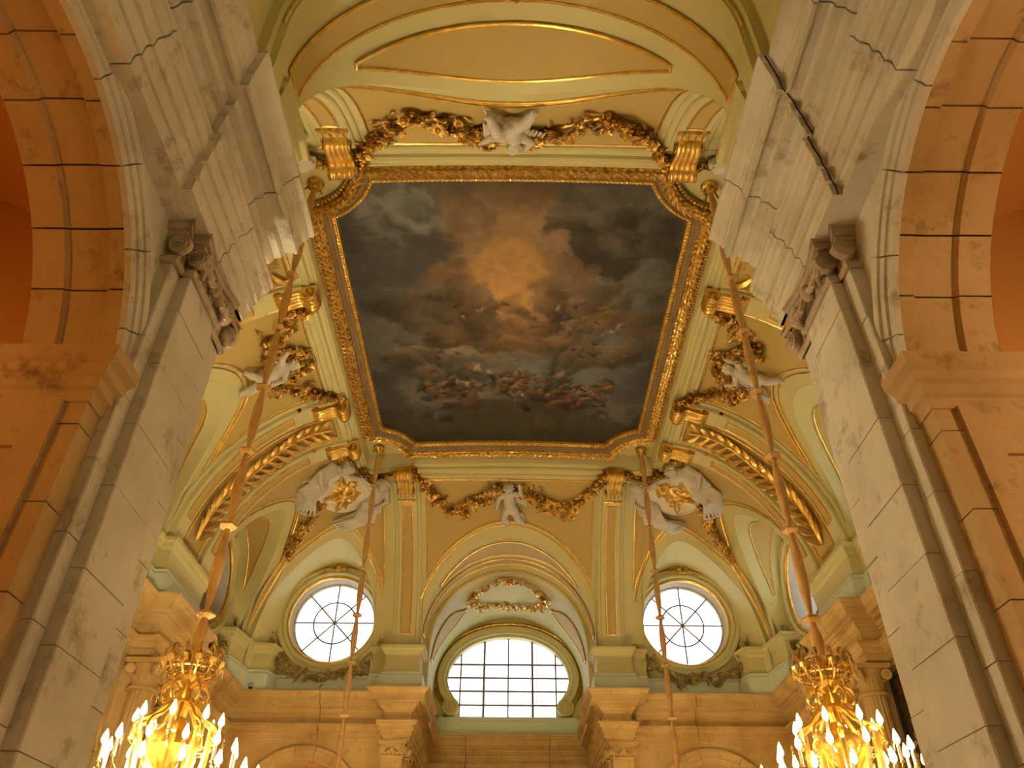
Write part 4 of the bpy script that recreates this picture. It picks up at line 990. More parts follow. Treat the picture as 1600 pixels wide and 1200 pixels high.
def column(C, label):
    p = empty('column', (C[0], C[1], FLOOR)); tag(p, label, 'column'); n = 96; prof = []
    for z in np.linspace(FLOOR+.04, .715, 10):
        u = (z-FLOOR)/(.72-FLOOR); prof.append((.045-.007*u*u, z))
    v = []
    for r, z in prof:
        for i in range(n):
            a = 2*PI*i/n; q = abs(math.sin(a*10)); v.append((C[0]+(r-.0048*q**.6)*math.cos(a), C[1]+(r-.0048*q**.6)*math.sin(a), z))
    mk('fluted_shaft', v, gridf(10, n, False, True), 'stone_hall', p, sharp=60)
    v, f = lathe_mesh([(.04, .708), (.046, .709), (.048, .714), (.046, .719), (.038, .722)], 24, (C[0], C[1], 0)); mk('astragal', v, f, 'stone_hall', p)
    v, f = lathe_mesh([(.06, FLOOR), (.06, FLOOR+.015), (.056, FLOOR+.02), (.05, FLOOR+.03), (.053, FLOOR+.036), (.045, FLOOR+.042)], 24, (C[0], C[1], 0)); mk('base', v, f, 'stone_hall', p)
    v, f = lathe_mesh([(.036, .72), (.037, .745), (.041, .77), (.047, .784), (.047, .788)], 24, (C[0], C[1], 0)); cap = mk('capital', v, f, 'stone_hall', p)
    mb = MB()
    for za, zb, h in ((.786, .793, .050), (.793, .80, .054)): mb.box((C[0]-h, C[1]-h, za), (C[0]+h, C[1]+h, zb))
    mb.obj('abacus', 'stone_hall', cap, smooth=False); c0 = np.array([C[0], C[1], 0.])
    for k in range(4):
        a = PI/4+k*PI/2; d = np.array([math.cos(a), math.sin(a), 0]); t = np.array([-d[1], d[0], 0]); inst('volute', VOL['stone_hall'], cap, c0+d*.057+Zv*.770, cols3(d, Zv, np.cross(d, Zv)), (.0165*S, .0165*S, .016*S))
    for k in range(8):
        a = k*PI/4; d = np.array([math.cos(a), math.sin(a), 0]); t = np.array([-d[1], d[0], 0]); inst('acanthus_leaf', ACA['stone_hall'], cap, c0+d*.033+Zv*.722, cols3(t, Zv, d), (.036*S, .034*S, .03*S))
    # pilaster slab of wall behind
    return p
for sx in (-1, 1):
    lf = 'left' if sx < 0 else 'right'
    for y, nm in ((2.468, 'second farthest'), (2.735, 'farthest'), (2*Yc-2.468, 'second nearest'), (2*Yc-2.735, 'nearest')):
        column((sx*1.135, y+(.018 if y > Yc else -.018)*(1 if abs(y-Yc) < .4 else -1)), 'fluted stone column on the %s hall wall, %s of its row of four' % (lf, nm))
    # wall pier behind each pair of columns
    for sy in (1, -1):
        mb = MB(); a, b = sorted((sx*1.172, sx*1.22)); y0, y1 = sorted((Yc+sy*(2.48-Yc), Yc+sy*(2.74-Yc))); mb.box((a, y0, FLOOR), (b, y1, .80))
        mb.obj('wall_pier', 'stone_hall', bpy.data.objects['wall_'+lf], smooth=False)
# ------------------------------------------------------------------ flowers, leaves, garlands
def petal_ring(mb, n, r0, r1, z0, z1, wid, ph=0):
    for k in range(n):
        a = 2*PI*k/n+ph; c, s = math.cos(a), math.sin(a); rm = (r0+r1)/2
        q = [(r0, 0, z0), (rm, wid, z1*.8), (r1, 0, z1), (rm, -wid, z1*.8)]
        mb.add([(x*c-y*s, x*s+y*c, z) for x, y, z in q]+[(rm*c, rm*s, z1*.5)], [(0, 1, 4), (1, 2, 4), (2, 3, 4), (3, 0, 4)])
def flower(kind, mat):
    mb = MB()
    if kind == 0: petal_ring(mb, 6, .1, 1.0, .1, .28, .42); petal_ring(mb, 5, .05, .62, .3, .6, .3, .4)
    elif kind == 1: petal_ring(mb, 9, .2, 1.05, .15, .2, .26)
    else: petal_ring(mb, 4, .0, .75, .2, .75, .42); petal_ring(mb, 4, .1, .95, .1, .25, .4, PI/4)
    v, f = lathe_mesh([(.34, .15), (.3, .5), (.12, .62), (.001, .64)], 7); mb.add(v, f)
    return mesh_data('flower', np.array(mb.v), mb.f, M[mat], True, 50)
def leafm(mat):
    v = []
    for i in range(5):
        t = i/4; w = .34*math.sin(PI*(.1+.88*t))
        for s in (-1, 0, 1): v.append((2*t-.2, w*s, .25+.25*math.sin(PI*t)-.12*abs(s)))
    return mesh_data('leaf', np.array(v), gridf(5, 3), M[mat])
FL = {m: [flower(k, m) for k in (0, 1, 2)] for m in ('antique_gold', 'gold_green', 'gold')}; LF = {m: leafm(m) for m in FL}
def bloom(parent, pos, n, u, size, mat, j=.45, kind=None):
    nn = unit(n+RNG.normal(0, j, 3)*.6); uu = unit(u-nn*np.dot(u, nn)); a = random.uniform(0, 2*PI); x = uu*math.cos(a)+np.cross(nn, uu)*math.sin(a)
    k = kind if kind is not None else random.choice((0, 0, 1, 2)); inst('flower', FL[mat][k], parent, pos, cols3(x, np.cross(nn, x), nn), size*S)
def foliage(parent, pos, n, x, size, mat):
    nn = unit(n+RNG.normal(0, .3, 3)*.6); xx = unit(x-nn*np.dot(x, nn)); inst('leaf', LF[mat], parent, pos, cols3(xx, np.cross(nn, xx), nn), size*S)
def spline(pts, n):
    P = np.asarray(pts, float); t = np.linspace(0, len(P)-1, n); out = []
    Q = np.vstack([2*P[0]-P[1], P, 2*P[-1]-P[-2]])
    for s in t:
        i = min(int(s), len(P)-2); f = s-i; a, b, c, d = Q[i:i+4]
        out.append(.5*(2*b+(c-a)*f+(2*a-5*b+4*c-d)*f*f+(3*b-a-3*c+d)*f**3))
    return np.array(out)
def garland(label, pts, sx, sy, group, n=22, size=.021, thick=.034, mat='antique_gold'):
    """pts: (p, d, half width) along the cove"""
    path = spline(pts, n); c = cv(path[n//2][0], b_of_d(min(path[n//2][1], .55)), .01, sx, sy)
    g = empty('flower_garland', c); tag(g, label, 'garland', group)
    stem = [cv(p, b_of_d(max(0, d)), .008, sx, sy) for p, d, w in path]; tube('stem', stem, .006, mat, g, 6)
    for i, (p, d, w) in enumerate(path):
        for k in range(3):
            q, e = p+random.uniform(-w, w), max(0, d+random.uniform(-w, w)); P, t, u, nn = cove_frame(q, b_of_d(min(e, .55)), sx, sy)
            bloom(g, P+nn*random.uniform(.006, thick), nn, u, size*random.uniform(.75, 1.2), mat)
        q, e = p+random.uniform(-w, w)*1.3, max(0, d+random.uniform(-w, w)*1.3); P, t, u, nn = cove_frame(q, b_of_d(min(e, .55)), sx, sy)
        a = random.uniform(0, 2*PI); foliage(g, P+nn*.008, nn, t*math.cos(a)+u*math.sin(a), size*.95, mat)
    return g
FG = 'gilt flower garlands of the vault'
for sy, nm in ((1, 'far'), (-1, 'near')):
    for s, lf in ((1, 'right'), (-1, 'left')):
        garland('gilt flower garland on the %s cove, %s of its cherub' % (nm, lf), [(.435, .02, .01), (.39, .11, .014), (.33, .18, .022), (.25, .235, .034), (.17, .205, .026), (.10, .165, .026), (.055, .13, .02)], s, sy, FG, 24)
for sx, nm in ((1, 'right'), (-1, 'left')):
    for s, nf in ((1, 'far'), (-1, 'near')):
        garland('gilt flower garland on the %s cove, on the %s side of its cherub' % (nm, nf), [(PT-.255, .03, .01), (PT-.23, .10, .018), (PT-.17, .15, .03), (PT-.11, .21, .034), (PT-.06, .17, .03), (PT-.03, .115, .022)], sx, s, FG, 22)
        tx = '%s %s corner' % (nf, nm)
        garland('short gilt garland from wall strip to medallion in the %s' % tx, [(.525, .03, .008), (.60, .06, .014), (.72, .045, .014), (.86, .035, .016)], sx, s, FG, 12, .019)
        garland('short gilt garland from rib to medallion in the %s' % tx, [(1.50, .10, .01), (1.40, .05, .014), (1.25, .035, .016), (1.1, .03, .014)], sx, s, FG, 11, .019)
        garland('gilt flower drop hanging below the medallion in the %s' % tx, [(1.10, .26, .018), (1.075, .33, .026), (1.06, .39, .022), (1.055, .44, .012)], sx, s, FG, 12, .021)
# garlands under the round windows
def oc_garland(C, R, N, label, mat='gold_green'):
    C, R, N = np.array(C, float), np.array(R, float), np.array(N, float); g = empty('flower_garland', C-Zv*.3); tag(g, label, 'garland', 'leafy garlands under the round windows')
    for i in range(40):
        a = -PI*.5+(i/39-.5)*2*1.28; r = .285+random.uniform(-.022, .026)*(1.2-abs(i/39-.5)); tp = 1 if abs(i-19.5) < 15 else .8
        P = C+R*r*math.cos(a)+Zv*r*math.sin(a)+N*random.uniform(.012, .03); t = -R*math.sin(a)+Zv*math.cos(a)
        bloom(g, P, N, Zv, .021*random.uniform(.8, 1.2)*tp, mat)
        foliage(g, P+R*random.uniform(-.02, .02)-N*.006, N, t*random.choice((-1, 1))+(R*math.cos(a)+Zv*math.sin(a))*random.uniform(-.8, 1.2), .018, mat)
        foliage(g, P+Zv*random.uniform(-.02, .02)-N*.004, N, t*random.choice((-1, 1))*.6+(R*math.cos(a)+Zv*math.sin(a)), .016, mat)
for sx, lf in ((1, 'right'), (-1, 'left')):
    oc_garland((sx*.83, FARW-.015, OCZ), (1, 0, 0), (0, -1, 0), 'leafy garland under the round far window, %s of centre' % lf)
    oc_garland((sx*(SIDEW-.015), 3.085, OCZ), (0, 1, 0), (-sx, 0, 0), 'leafy garland under the round window of the %s wall' % lf)
# oval wreath on the vault of the far recess, rosette over the near one
wr = empty('flower_wreath', (0, 3.83, 1.60)); tag(wr, 'oval gilt flower wreath on the far recess vault', 'wreath')
def rv(x, y): 
    t = math.acos(max(-1, min(1, x/.395))); return np.array([x, y, 1.22+.40*math.sin(t)]), unit((-x/.395, 0, -math.sin(t)))
for i in range(64):
    a = 2*PI*i/64; j = random.uniform(.90, 1.08); P, nn = rv(.195*math.cos(a)*j, 3.86+.17*math.sin(a)*j); bloom(wr, P+nn*random.uniform(.006, .018), nn, Zv+.1, .021*random.uniform(.75, 1.2), 'gold')
    P, nn = rv(.195*math.cos(a)*j*1.06, 3.86+.17*math.sin(a)*j*1.06); foliage(wr, P+nn*.006, nn, np.array([-math.sin(a), math.cos(a), .1])+.5*RNG.normal(0, 1, 3), .016, 'gold')
def rosette(P, nn, label, r):
    g = empty('rosette', P); tag(g, label, 'rosette')
    for k in range(9):
        a = 2*PI*k/9; d = np.array([math.cos(a), math.sin(a), 0]); foliage(g, P+d*r*.2, nn, d, r*.5, 'gold')
    for k in range(5): bloom(g, P+np.array([math.cos(k*1.26), math.sin(k*1.26), 0])*r*.45+nn*.01, nn, np.array([1., 0, 0]), r*.42, 'gold')
    bloom(g, P+nn*.016, nn, np.array([1., 0, 0]), r*.6, 'gold', kind=1)
rosette(np.array([0, 2*Yc-3.565, 1.655]), np.array([0, 0, -1.]), 'gilt rosette on the crown of the near arch band', .034)
rosette(np.array([0, 3.67, 1.595]), unit((0, -.5, -1.)), 'gilt shell rosette on the crown of the far recess arch', .030)
# ------------------------------------------------------------------ gilt consoles
def console(p, sx, sy, label, w=.036):
    g = empty('console_bracket', cv(p, .02, 0, sx, sy)); tag(g, label, 'console', 'gilt scroll consoles under the frame')
    b0 = -.005
    body = [(b0+.004, .0), (b0+.0, .020), (b0+.002, .040), (b0+.014, .056), (b0+.032, .060), (b0+.048, .052), (b0+.056, .040), (b0+.075, .036), (b0+.10, .040), (b0+.125, .042), (b0+.145, .036), (b0+.155, .026), (b0+.160, .016), (b0+.160, .0)]
    body = np.array(spline(body, 34)); v = []; nw = 25
    for b, o in body:
        for j in range(nw):
            s = j/(nw-1)*2-1; k = 1-.11*abs(math.sin(s*PI*2.5)); v.append(cv(p+s*w*(1-.15*max(0, (b-.05)/.11)), b, .012+max(o, 0)*k, sx, sy))
    f = gridf(len(body), nw); m = len(body); f += [tuple(i*nw for i in range(m)), tuple(i*nw+nw-1 for i in range(m))[::-1]]
    mk('scroll_body', v, f, 'gold', g, sharp=60)
    for s in (-1, 1):
        for cb, co, r in ((b0+.028, .036, .023), (b0+.142, .024, .013)):
            pth = [cv(p+s*(w+.001), cb+r*(1-i/30*.85)*math.cos(i/30*4.6*PI), .012+co+r*(1-i/30*.85)*math.sin(i/30*4.6*PI), sx, sy) for i in range(31)]; tube('scroll', pth, .0035, 'antique_gold', g, 5)
    for k in range(4):
        q = p+(k-1.5)*w*.5; pth = [cv(q, b0+.158+.034*t, .022-.006*t, sx, sy) for t in (0, .3, .6, .85, 1)]; tube('drop', pth, [.004, .0055, .0075, .006, .001], 'gold', g, 6)
    for s in (-1, 1): pass
    mb = MB(); v = [cv(p+a*(w+.006), b0+.196+b, .010+o, sx, sy) for b in (0, .014) for a in (-1, 1) for o in (0, .02)]; mb.add(v, [(0, 1, 3, 2), (4, 6, 7, 5), (0, 2, 6, 4), (1, 5, 7, 3), (0, 4, 5, 1), (2, 3, 7, 6)]); mb.obj('console_plate', 'antique_gold', g, smooth=False)
for sx, lf in ((1, 'right'), (-1, 'left')):
    for sy, nf in ((1, 'far'), (-1, 'near')):
        console(.472, sx, sy, 'gilt scroll console on the %s edge of the frame, %s of centre' % (nf, lf))
        console(1.83, sx, sy, 'gilt scroll console on the %s edge of the frame, middle side of the %s rib' % (lf, nf))
        console(1.545, sx, sy, 'gilt scroll console on the %s edge of the frame, corner side of the %s rib' % (lf, nf))
        # gilt leaf spray in the rib panel
        g = empty('leaf_spray', cv(1.6875, .4, .02, sx, sy)); tag(g, 'long gilt spray of palm leaves in the %s rib panel on the %s' % (nf, lf), 'leaf spray', 'gilt palm sprays of the ribs')
        bA, bB = b_of_d(.10), b_of_z(1.30); nst = 17
        cl = lambda b: 1.6875+.014*math.sin((b-bA)/(bB-bA)*2*PI*1.5)
        tube('stem', [cv(cl(b), b, .024, sx, sy) for b in np.linspace(bA, bB, 30)], .006, 'gold', g)
        for i in range(nst):
            b = bB-(bB-bA-.05)*i/(nst-1)
            for s in (-1, 1):
                L = .115*(1-.3*i/nst); n_ = 7; v = []
                for k in range(n_):
                    t = k/(n_-1); bb = max(bA-.01, b-L*t*.85); pc = cl(b)+s*(.058*math.sin(t*PI*.62)); wd = .013*math.sin(PI*(.08+.9*t))
                    for q in (-1, 0, 1): v.append(cv(min(max(pc+q*wd, 1.612), 1.763), bb+q*wd*.5*s, .018+.020*math.sin(PI*t)+(.007 if q == 0 else 0)+.004*(i % 2), sx, sy))
                mk('palm_leaf', v, gridf(n_, 3), 'gold', g)
# ------------------------------------------------------------------ stucco cherubs and medallions
V3 = lambda *a: np.array(a, float)
def limb(a, b, c, r): return [(V3(*a), V3(*b), r[0], r[1]), (V3(*b), V3(*c), r[1], r[2])]
def hand(w, d, up, s=1.):
    """palm and five fingers from wrist w along direction d; up = back-of-hand side direction of the thumb"""
    w, d, up = V3(*w), unit(d), unit(up); side = up; out = unit(np.cross(d, side)); pr = [(w, w+d*.045*s, .024*s, .028*s, .012)]
    for i, (o, L) in enumerate(((-.026, .036), (-.009, .044), (.009, .042), (.025, .032))):
        a = w+d*.052*s+side*o*s; b = a+d*L*.6*s; c = b+(d*.6+out*.7)*L*.55*s; pr += [(a, b, .0115*s, .0105*s, .005), (b, c, .0105*s, .009*s, .005)]
    a = w+d*.018*s+side*.026*s; pr += [(a, a+(d*.5+side*.8)*.034*s, .012*s, .0105*s, .006), (a+(d*.5+side*.8)*.034*s, a+(d*.9+side*.9)*.050*s, .0105*s, .009*s, .006)]
    return pr
def head(c, r, look, hair=True, curls=26, seed=1):
    """head with brow, nose, cheeks, mouth, ears and curls; look = facing direction"""
    c = V3(*c); f = unit(look); up = unit(V3(0, 1, 0)-f*f[1]); rt = np.cross(up, f); q = lambda a, b, d: c+rt*a*r+up*b*r+f*d*r
    pr = [('e', c, V3(r*.86, r, r*.92)), (q(0, -.35, .25), q(0, -.55, .38), .48*r, .42*r), (q(0, .02, .82), q(0, -.22, 1.0), .10*r, .15*r, .01), (q(-.34, .12, .74), q(.34, .12, .74), .14*r, .14*r, .01),
          (q(-.42, -.3, .6), q(-.36, -.34, .66), .26*r, .24*r), (q(.42, -.3, .6), q(.36, -.34, .66), .26*r, .24*r), (q(-.16, -.5, .80), q(.16, -.5, .80), .085*r, .085*r, .008), (q(-.12, -.62, .76), q(.12, -.62, .76), .09*r, .09*r, .008), (q(0, -.82, .62), q(0, -.84, .62), .2*r, .2*r),
          (q(-.9, -.1, 0), q(-.92, -.3, .02), .15*r, .10*r, .01), (q(.9, -.1, 0), q(.92, -.3, .02), .15*r, .10*r, .01)]
    eyes = [('n', q(s*.32, -.08, .92), .10*r) for s in (-1, 1)]; pr += eyes; pr += [(q(s*.32, -.08, .80), q(s*.32, -.08, .80), .10*r, .10*r, .004) for s in (-1, 1)]
    if hair:
        g = np.random.default_rng(seed)
        for k in range(curls):
            a = g.uniform(0, 2*PI); e = g.uniform(.1, 1.0); d = unit(up*e+rt*math.cos(a)+f*(math.sin(a)*.85-.25))
            if np.dot(d, f) > .55 and np.dot(d, up) < .55: continue
            p = c+d*r*.95; pr.append((p, p+rt*g.uniform(-.15, .15)*r, .22*r, .17*r, .02*r+.002))
    return pr
def feather_wing(root, tip, drop, n=6, r=.022):
    root, tip, drop = V3(*root), V3(*tip), V3(*drop); pr = [(root, root+(tip-root)*.5, .04, .034), (root+(tip-root)*.5, tip, .034, .02)]
    for i in range(n):
        t = (i+.6)/n; a = root+(tip-root)*t; pr.append((a, a+drop*(.55+.5*t), r*1.15, r*.7, .012))
    return pr
def cherub_prims(pose, seed):
    J = pose; pr = []
    pr += [(V3(*J['hip']), V3(*J['belly']), .135, .135, .04), (V3(*J['belly']), V3(*J['chest']), .135, .132, .04), (V3(*J['shl']), V3(*J['shr']), .075, .075, .04), (V3(*J['chest']), V3(*J['neck']), .08, .055, .03)]
    pr += head(J['head'], .128, J['look'], seed=seed)
    for s in 'lr':
        pr += limb(J['sh'+s], J['el'+s], J['ha'+s], (.070, .058, .040)); d = V3(*J['ha'+s])-V3(*J['el'+s]); pr += hand(J['ha'+s], d, np.cross(d, V3(0, 0, 1))*(1 if s == 'l' else -1))
        pr += [(V3(*J['hp'+s]), V3(*J['kn'+s]), .112, .084, .03), (V3(*J['kn'+s]), (V3(*J['kn'+s])*.45+V3(*J['fo'+s])*.55), .080, .074), ((V3(*J['kn'+s])*.45+V3(*J['fo'+s])*.55), V3(*J['fo'+s]), .074, .042)]
        f = V3(*J['fo'+s]); t = unit(V3(*J.get('to'+s, (.3, -1, .5)))); pr += [(f, f+t*.07, .036, .030), (f, f-t*.03, .034, .032)]
        for k in range(5): e = unit(np.cross(t, V3(0, 0, 1))); pr.append((f+t*.075+e*(k-2)*.013, f+t*(.098-.004*abs(k-1))+e*(k-2)*.015, .010, .009, .004))
    pr += feather_wing(*J['wingl'])+feather_wing(*J['wingr'])
    for a, b, r0, r1 in J.get('cloth', []): pr.append((V3(*a), V3(*b), r0, r1, .02))
    return pr
BASE = dict(hip=(.02, -.10, .06), belly=(0, .05, .10), chest=(-.02, .21, .08), shl=(-.13, .27, .07), shr=(.12, .30, .07), neck=(-.01, .33, .09), head=(-.03, .47, .12), look=(.15, -.35, 1),
    ell=(-.27, .17, .10), hal=(-.30, -.02, .15), elr=(.27, .33, .13), har=(.25, .52, .14), hpl=(-.07, -.14, .08), knl=(-.14, -.30, .22), fol=(-.04, -.52, .12), hpr=(.10, -.14, .08), knr=(.20, -.36, .15), forr=(0, 0, 0), wingl=((-.10, .26, .0), (-.40, .50, .04), (-.10, -.28, .0), 6, .030), wingr=((.12, .24, .0), (.42, .26, .04), (.02, -.34, .0), 6, .030),
    cloth=[((-.15, -.16, .10), (.10, -.20, .16), .055, .06), ((.10, -.20, .12), (.30, -.30, .05), .06, .05), ((.30, -.30, .05), (.40, -.50, .02), .05, .02), ((.22, -.28, .02), (.34, -.42, .02), .05, .03)])
BASE['for'] = (.34, -.55, .08)
def fig_mesh(name, prims, mat, h=.0125): v, f = sculpt(prims, h); return mesh_data(name, v, f, M[mat], True, None)
P1 = dict(BASE)
P2 = dict(BASE, look=(-.3, -.2, 1), ell=(-.30, .30, .12), hal=(-.42, .46, .12), elr=(.26, .16, .14), har=(.12, .02, .24), knl=(-.20, -.26, .24), fol=(-.36, -.44, .12), knr=(.16, -.40, .12)); P2['for'] = (.20, -.66, .06)
P3 = dict(BASE, look=(.3, -.15, 1), ell=(-.28, .34, .12), hal=(-.22, .54, .12), elr=(.31, .22, .10), har=(.44, .34, .12), knl=(-.18, -.34, .14), fol=(-.30, -.54, .08), knr=(.22, -.24, .24)); P3['for'] = (.34, -.46, .12)
for s in (P1, P2, P3): s['to'+'l'] = (-.3, -.8, .6); s['tor'] = (.5, -.8, .5)
CH = [fig_mesh('cherub', cherub_prims(p, i+2), 'stucco') for i, p in enumerate((P1, P2, P3))]
def place_fig(name, me, p, d, o, sx, sy, size, label, cat, roll=0., parent=None, flip=False, group=None):
    P, t, u, n = cove_frame(p, b_of_d(d), sx, sy); r = unit(np.cross(u, n)); c, s = math.cos(roll), math.sin(roll); r2, u2 = r*c+u*s, u*c-r*s
    if flip: r2 = -r2
    g = inst(name, me, parent, P+n*o, cols3(r2, u2, n), size*S)
    if label: tag(g, label, cat, group)
    return g
CG = 'stucco cherubs of the vault'
place_fig('cherub_statue', CH[0], 0, .198, .020, 1, 1, .185, 'grey stucco cherub over the far window recess, one arm raised', 'statue', group=CG)
place_fig('cherub_statue', CH[2], 0, .215, .020, 1, -1, .175, 'grey stucco cherub over the near arch, head towards the painting', 'statue', group=CG)
place_fig('cherub_statue', CH[1], PT, .235, .020, -1, 1, .18, 'grey stucco cherub on the left cove among garlands', 'statue', group=CG)
place_fig('cherub_statue', CH[2], PT, .235, .020, 1, 1, .18, 'grey stucco cherub on the right cove among garlands', 'statue', flip=True, group=CG)
# medallions: grey disc with gilt relief, held by two draped figures
def supporter(seed, mir_):
    s = -1 if mir_ else 1; q = lambda x, y, z: (s*x, y, z)
    pr = [(V3(*q(.44, -.20, .10)), V3(*q(.56, .02, .16)), .105, .095, .03), (V3(*q(.56, .02, .16)), V3(*q(.55, .20, .16)), .095, .105, .03), (V3(*q(.45, .26, .16)), V3(*q(.65, .25, .16)), .062, .062, .02), (V3(*q(.55, .26, .14)), V3(*q(.52, .37, .24)), .06, .05, .02)]
    pr += head(q(.50, .45, .30), .115, q(-.7, -.30, .75), seed=seed, curls=40)
    pr += limb(q(.45, .27, .18), q(.30, .36, .28), q(.15, .46, .26), (.055, .045, .034))+hand(q(.15, .46, .26), q(-1, .3, -.2), (0, 1, .2)); pr += limb(q(.65, .24, .16), q(.72, .05, .26), q(.54, -.10, .32), (.055, .045, .034))+hand(q(.54, -.10, .32), q(-1, -.4, .1), (0, 1, .2))
    pr += [(V3(*q(.44, -.20, .12)), V3(*q(.40, -.46, .26)), .12, .085, .04), (V3(*q(.40, -.46, .26)), V3(*q(.12, -.62, .12)), .08, .05), (V3(*q(.48, -.22, .08)), V3(*q(.56, -.48, .16)), .12, .085, .04), (V3(*q(.56, -.48, .16)), V3(*q(.34, -.74, .08)), .08, .045)]
    for fx, fy in ((.12, -.62), (.34, -.74)): pr += [(V3(*q(fx, fy, .10)), V3(*q(fx-.09, fy-.03, .12)), .042, .03)]
    g = np.random.default_rng(seed+5)
    for k in range(9):        # hanging folds over the legs, kept as separate ridges
        t = k/8; a = V3(*q(.36+.26*t, -.16-.05*math.sin(t*PI), .24-.10*abs(t-.5))); m_ = V3(*q(.30+.34*t, -.44, .34-.16*abs(t-.45))); e = V3(*q(.02+.48*t, -.66-.14*math.sin(t*PI), .20-.08*t)); pr += [(a, m_, .030, .034, .006), (m_, e, .034, .020, .006)]
        if k: pr += [(pe, e, .020, .020, .014), ((pe+pm)/2, (e+m_)/2, .024, .024, .012)]
        pe, pm = e, m_
    for k in range(5):        # sash across the waist
        pr.append((V3(*q(.36, -.10-.03*k, .18+.02*k)), V3(*q(.68, -.02-.05*k, .16+.02*k)), .028, .030, .006))
    for k in range(6):        # loose drapery folds
        a = V3(*q(.40+g.uniform(-.04, .24), -.16+g.uniform(-.05, .05), .10+g.uniform(0, .08))); m_ = a+V3(*q(g.uniform(-.12, .12), -.22, g.uniform(0, .06))); e = m_+V3(*q(g.uniform(-.34, .02), -g.uniform(.12, .30), g.uniform(-.1, 0))); pr += [(a, m_, .04, .036, .008), (m_, e, .036, .018, .008)]
    for k in range(5): a = V3(*q(.62, .24-.05*k, .05)); pr.append((a, a+V3(*q(.12+.03*k, .05-.12*k*.5, -.02)), .036, .020, .008))
    return pr
SUP = [fig_mesh('supporter', supporter(3, False), 'stucco', .0135), fig_mesh('supporter', supporter(8, True), 'stucco', .0135)]
REL = [fig_mesh('relief', cherub_prims(p, 9), 'gold', .018) for p in (P2, P3)]
dv, df = lathe_mesh([(.01, -.06), (1.0, -.06), (1.04, -.02), (1.02, .05), (.96, .07), (.92, .035), (.5, .03), (.01, .03)], 48); DISC = mesh_data('disc', np.array(dv), df, M['medallion'])
mb = MB()
for k in range(16):
    a = k*2.4; r = .25+.5*(k/16); v, f = lathe_mesh([(.01, -.5), (.8, -.3), (1, .1), (.6, .5), (.01, .6)], 8); mb.add(np.array(v)*[.24, .13, .09]+[r*math.cos(a)*.8, r*math.sin(a)*.6-.25, .04], f)
CLD = mesh_data('relief_cloud', np.array(mb.v), mb.f, M['gold'])
for sx, lf in ((1, 'right'), (-1, 'left')):
    for sy, nf in ((1, 'far'), (-1, 'near')):
        P, t, u, n = cove_frame(1.0, b_of_d(.165), sx, sy); r = unit(np.cross(u, n)); P = P+n*.034
        w = empty('medallion', P); tag(w, 'round grey medallion with gilt relief in the %s %s corner of the vault' % (nf, lf), 'medallion', 'corner medallions of the vault')
        Rm = cols3(r, u, n); rad = .112
        inst('disc', DISC, w, P, Rm, (rad*1.08*S, rad*S, rad*S)); inst('relief_cloud', CLD, w, P+n*.002, Rm, rad*.8*S)
        inst('gilt_relief', REL[0 if sx < 0 else 1], w, P+n*.004-u*.004, Rm, (rad*1.35*S, rad*1.28*S, rad*.7*S))
        for k, (me, sd) in enumerate(((SUP[0], 'right'), (SUP[1], 'left'))):
            c, s = math.cos(.30*(1 if k == 0 else -1)), math.sin(.30*(1 if k == 0 else -1)); x2, y2 = r*c+u*s, u*c-r*s
            q = inst('draped_statue', me, None, P-n*.012, cols3(x2, y2, n), (.27*S, .25*S, .21*S)); tag(q, 'draped grey stucco figure holding the %s %s medallion from its %s' % (nf, lf, sd), 'statue', 'stucco figures beside the medallions')
# ------------------------------------------------------------------ chandeliers on long silk-wrapped rods
KN = [1.69, 1.50, 1.31, 1.12, .94, .755, .565]
def arm_mesh(L, name):
    mb = MB(); pth = spline([(0, 0, 0), (.3*L, 0, -.16*L), (.62*L, 0, -.12*L), (.9*L, 0, .06*L), (L, 0, .22*L)], 16); mb.add(*tube_mesh(pth, list(np.linspace(.008, .005, 16)), 6))
    for cx, cz, r, s in ((.42*L, .02*L, .10*L, 1), (.78*L, -.04*L, .08*L, -1)):
        q = [(cx+r*(1-i/18*.8)*math.cos(s*i/18*3.6*PI), 0, cz+r*(1-i/18*.8)*math.sin(s*i/18*3.6*PI)) for i in range(19)]; mb.add(*tube_mesh(q, .0045, 5))
    v, f = lathe_mesh([(.002, .0), (.020, .008), (.024, .016), (.012, .018), (.010, .03), (.012, .034)], 8, (L, 0, .22*L)); mb.add(v, f)
    for t in (.2, .5, .8): 
        a = pth[int(t*15)]; mb.add([(a[0], 0, a[2]), (a[0]+.02, .016, a[2]+.02), (a[0]+.05, 0, a[2]+.035), (a[0]+.02, -.016, a[2]+.02)], [(0, 1, 2, 3)])
    return mesh_data(name, np.array(mb.v), mb.f, M['gold'])
ARML = {'u': .26, 'm': .48, 'l': .74}; ARM = {k: arm_mesh(L, 'arm') for k, L in ARML.items()}
cv_, cf_ = lathe_mesh([(.0165, 0), (.0165, .13), (.012, .135), (.002, .136)], 8); CAN = mesh_data('candle', cv_, cf_, M['wax'])
cv_, cf_ = lathe_mesh([(.006, 0), (.030, .025), (.035, .052), (.024, .095), (.004, .15)], 8); FLM = mesh_data('flame', cv_, cf_, M['flame'])
cv_, cf_ = lathe_mesh([(.002, 0), (.012, -.02), (.016, -.06), (.008, -.11), (.002, -.13)], 6); CRY = mesh_data('crystal_drop', cv_, cf_, M['crystal'], False)
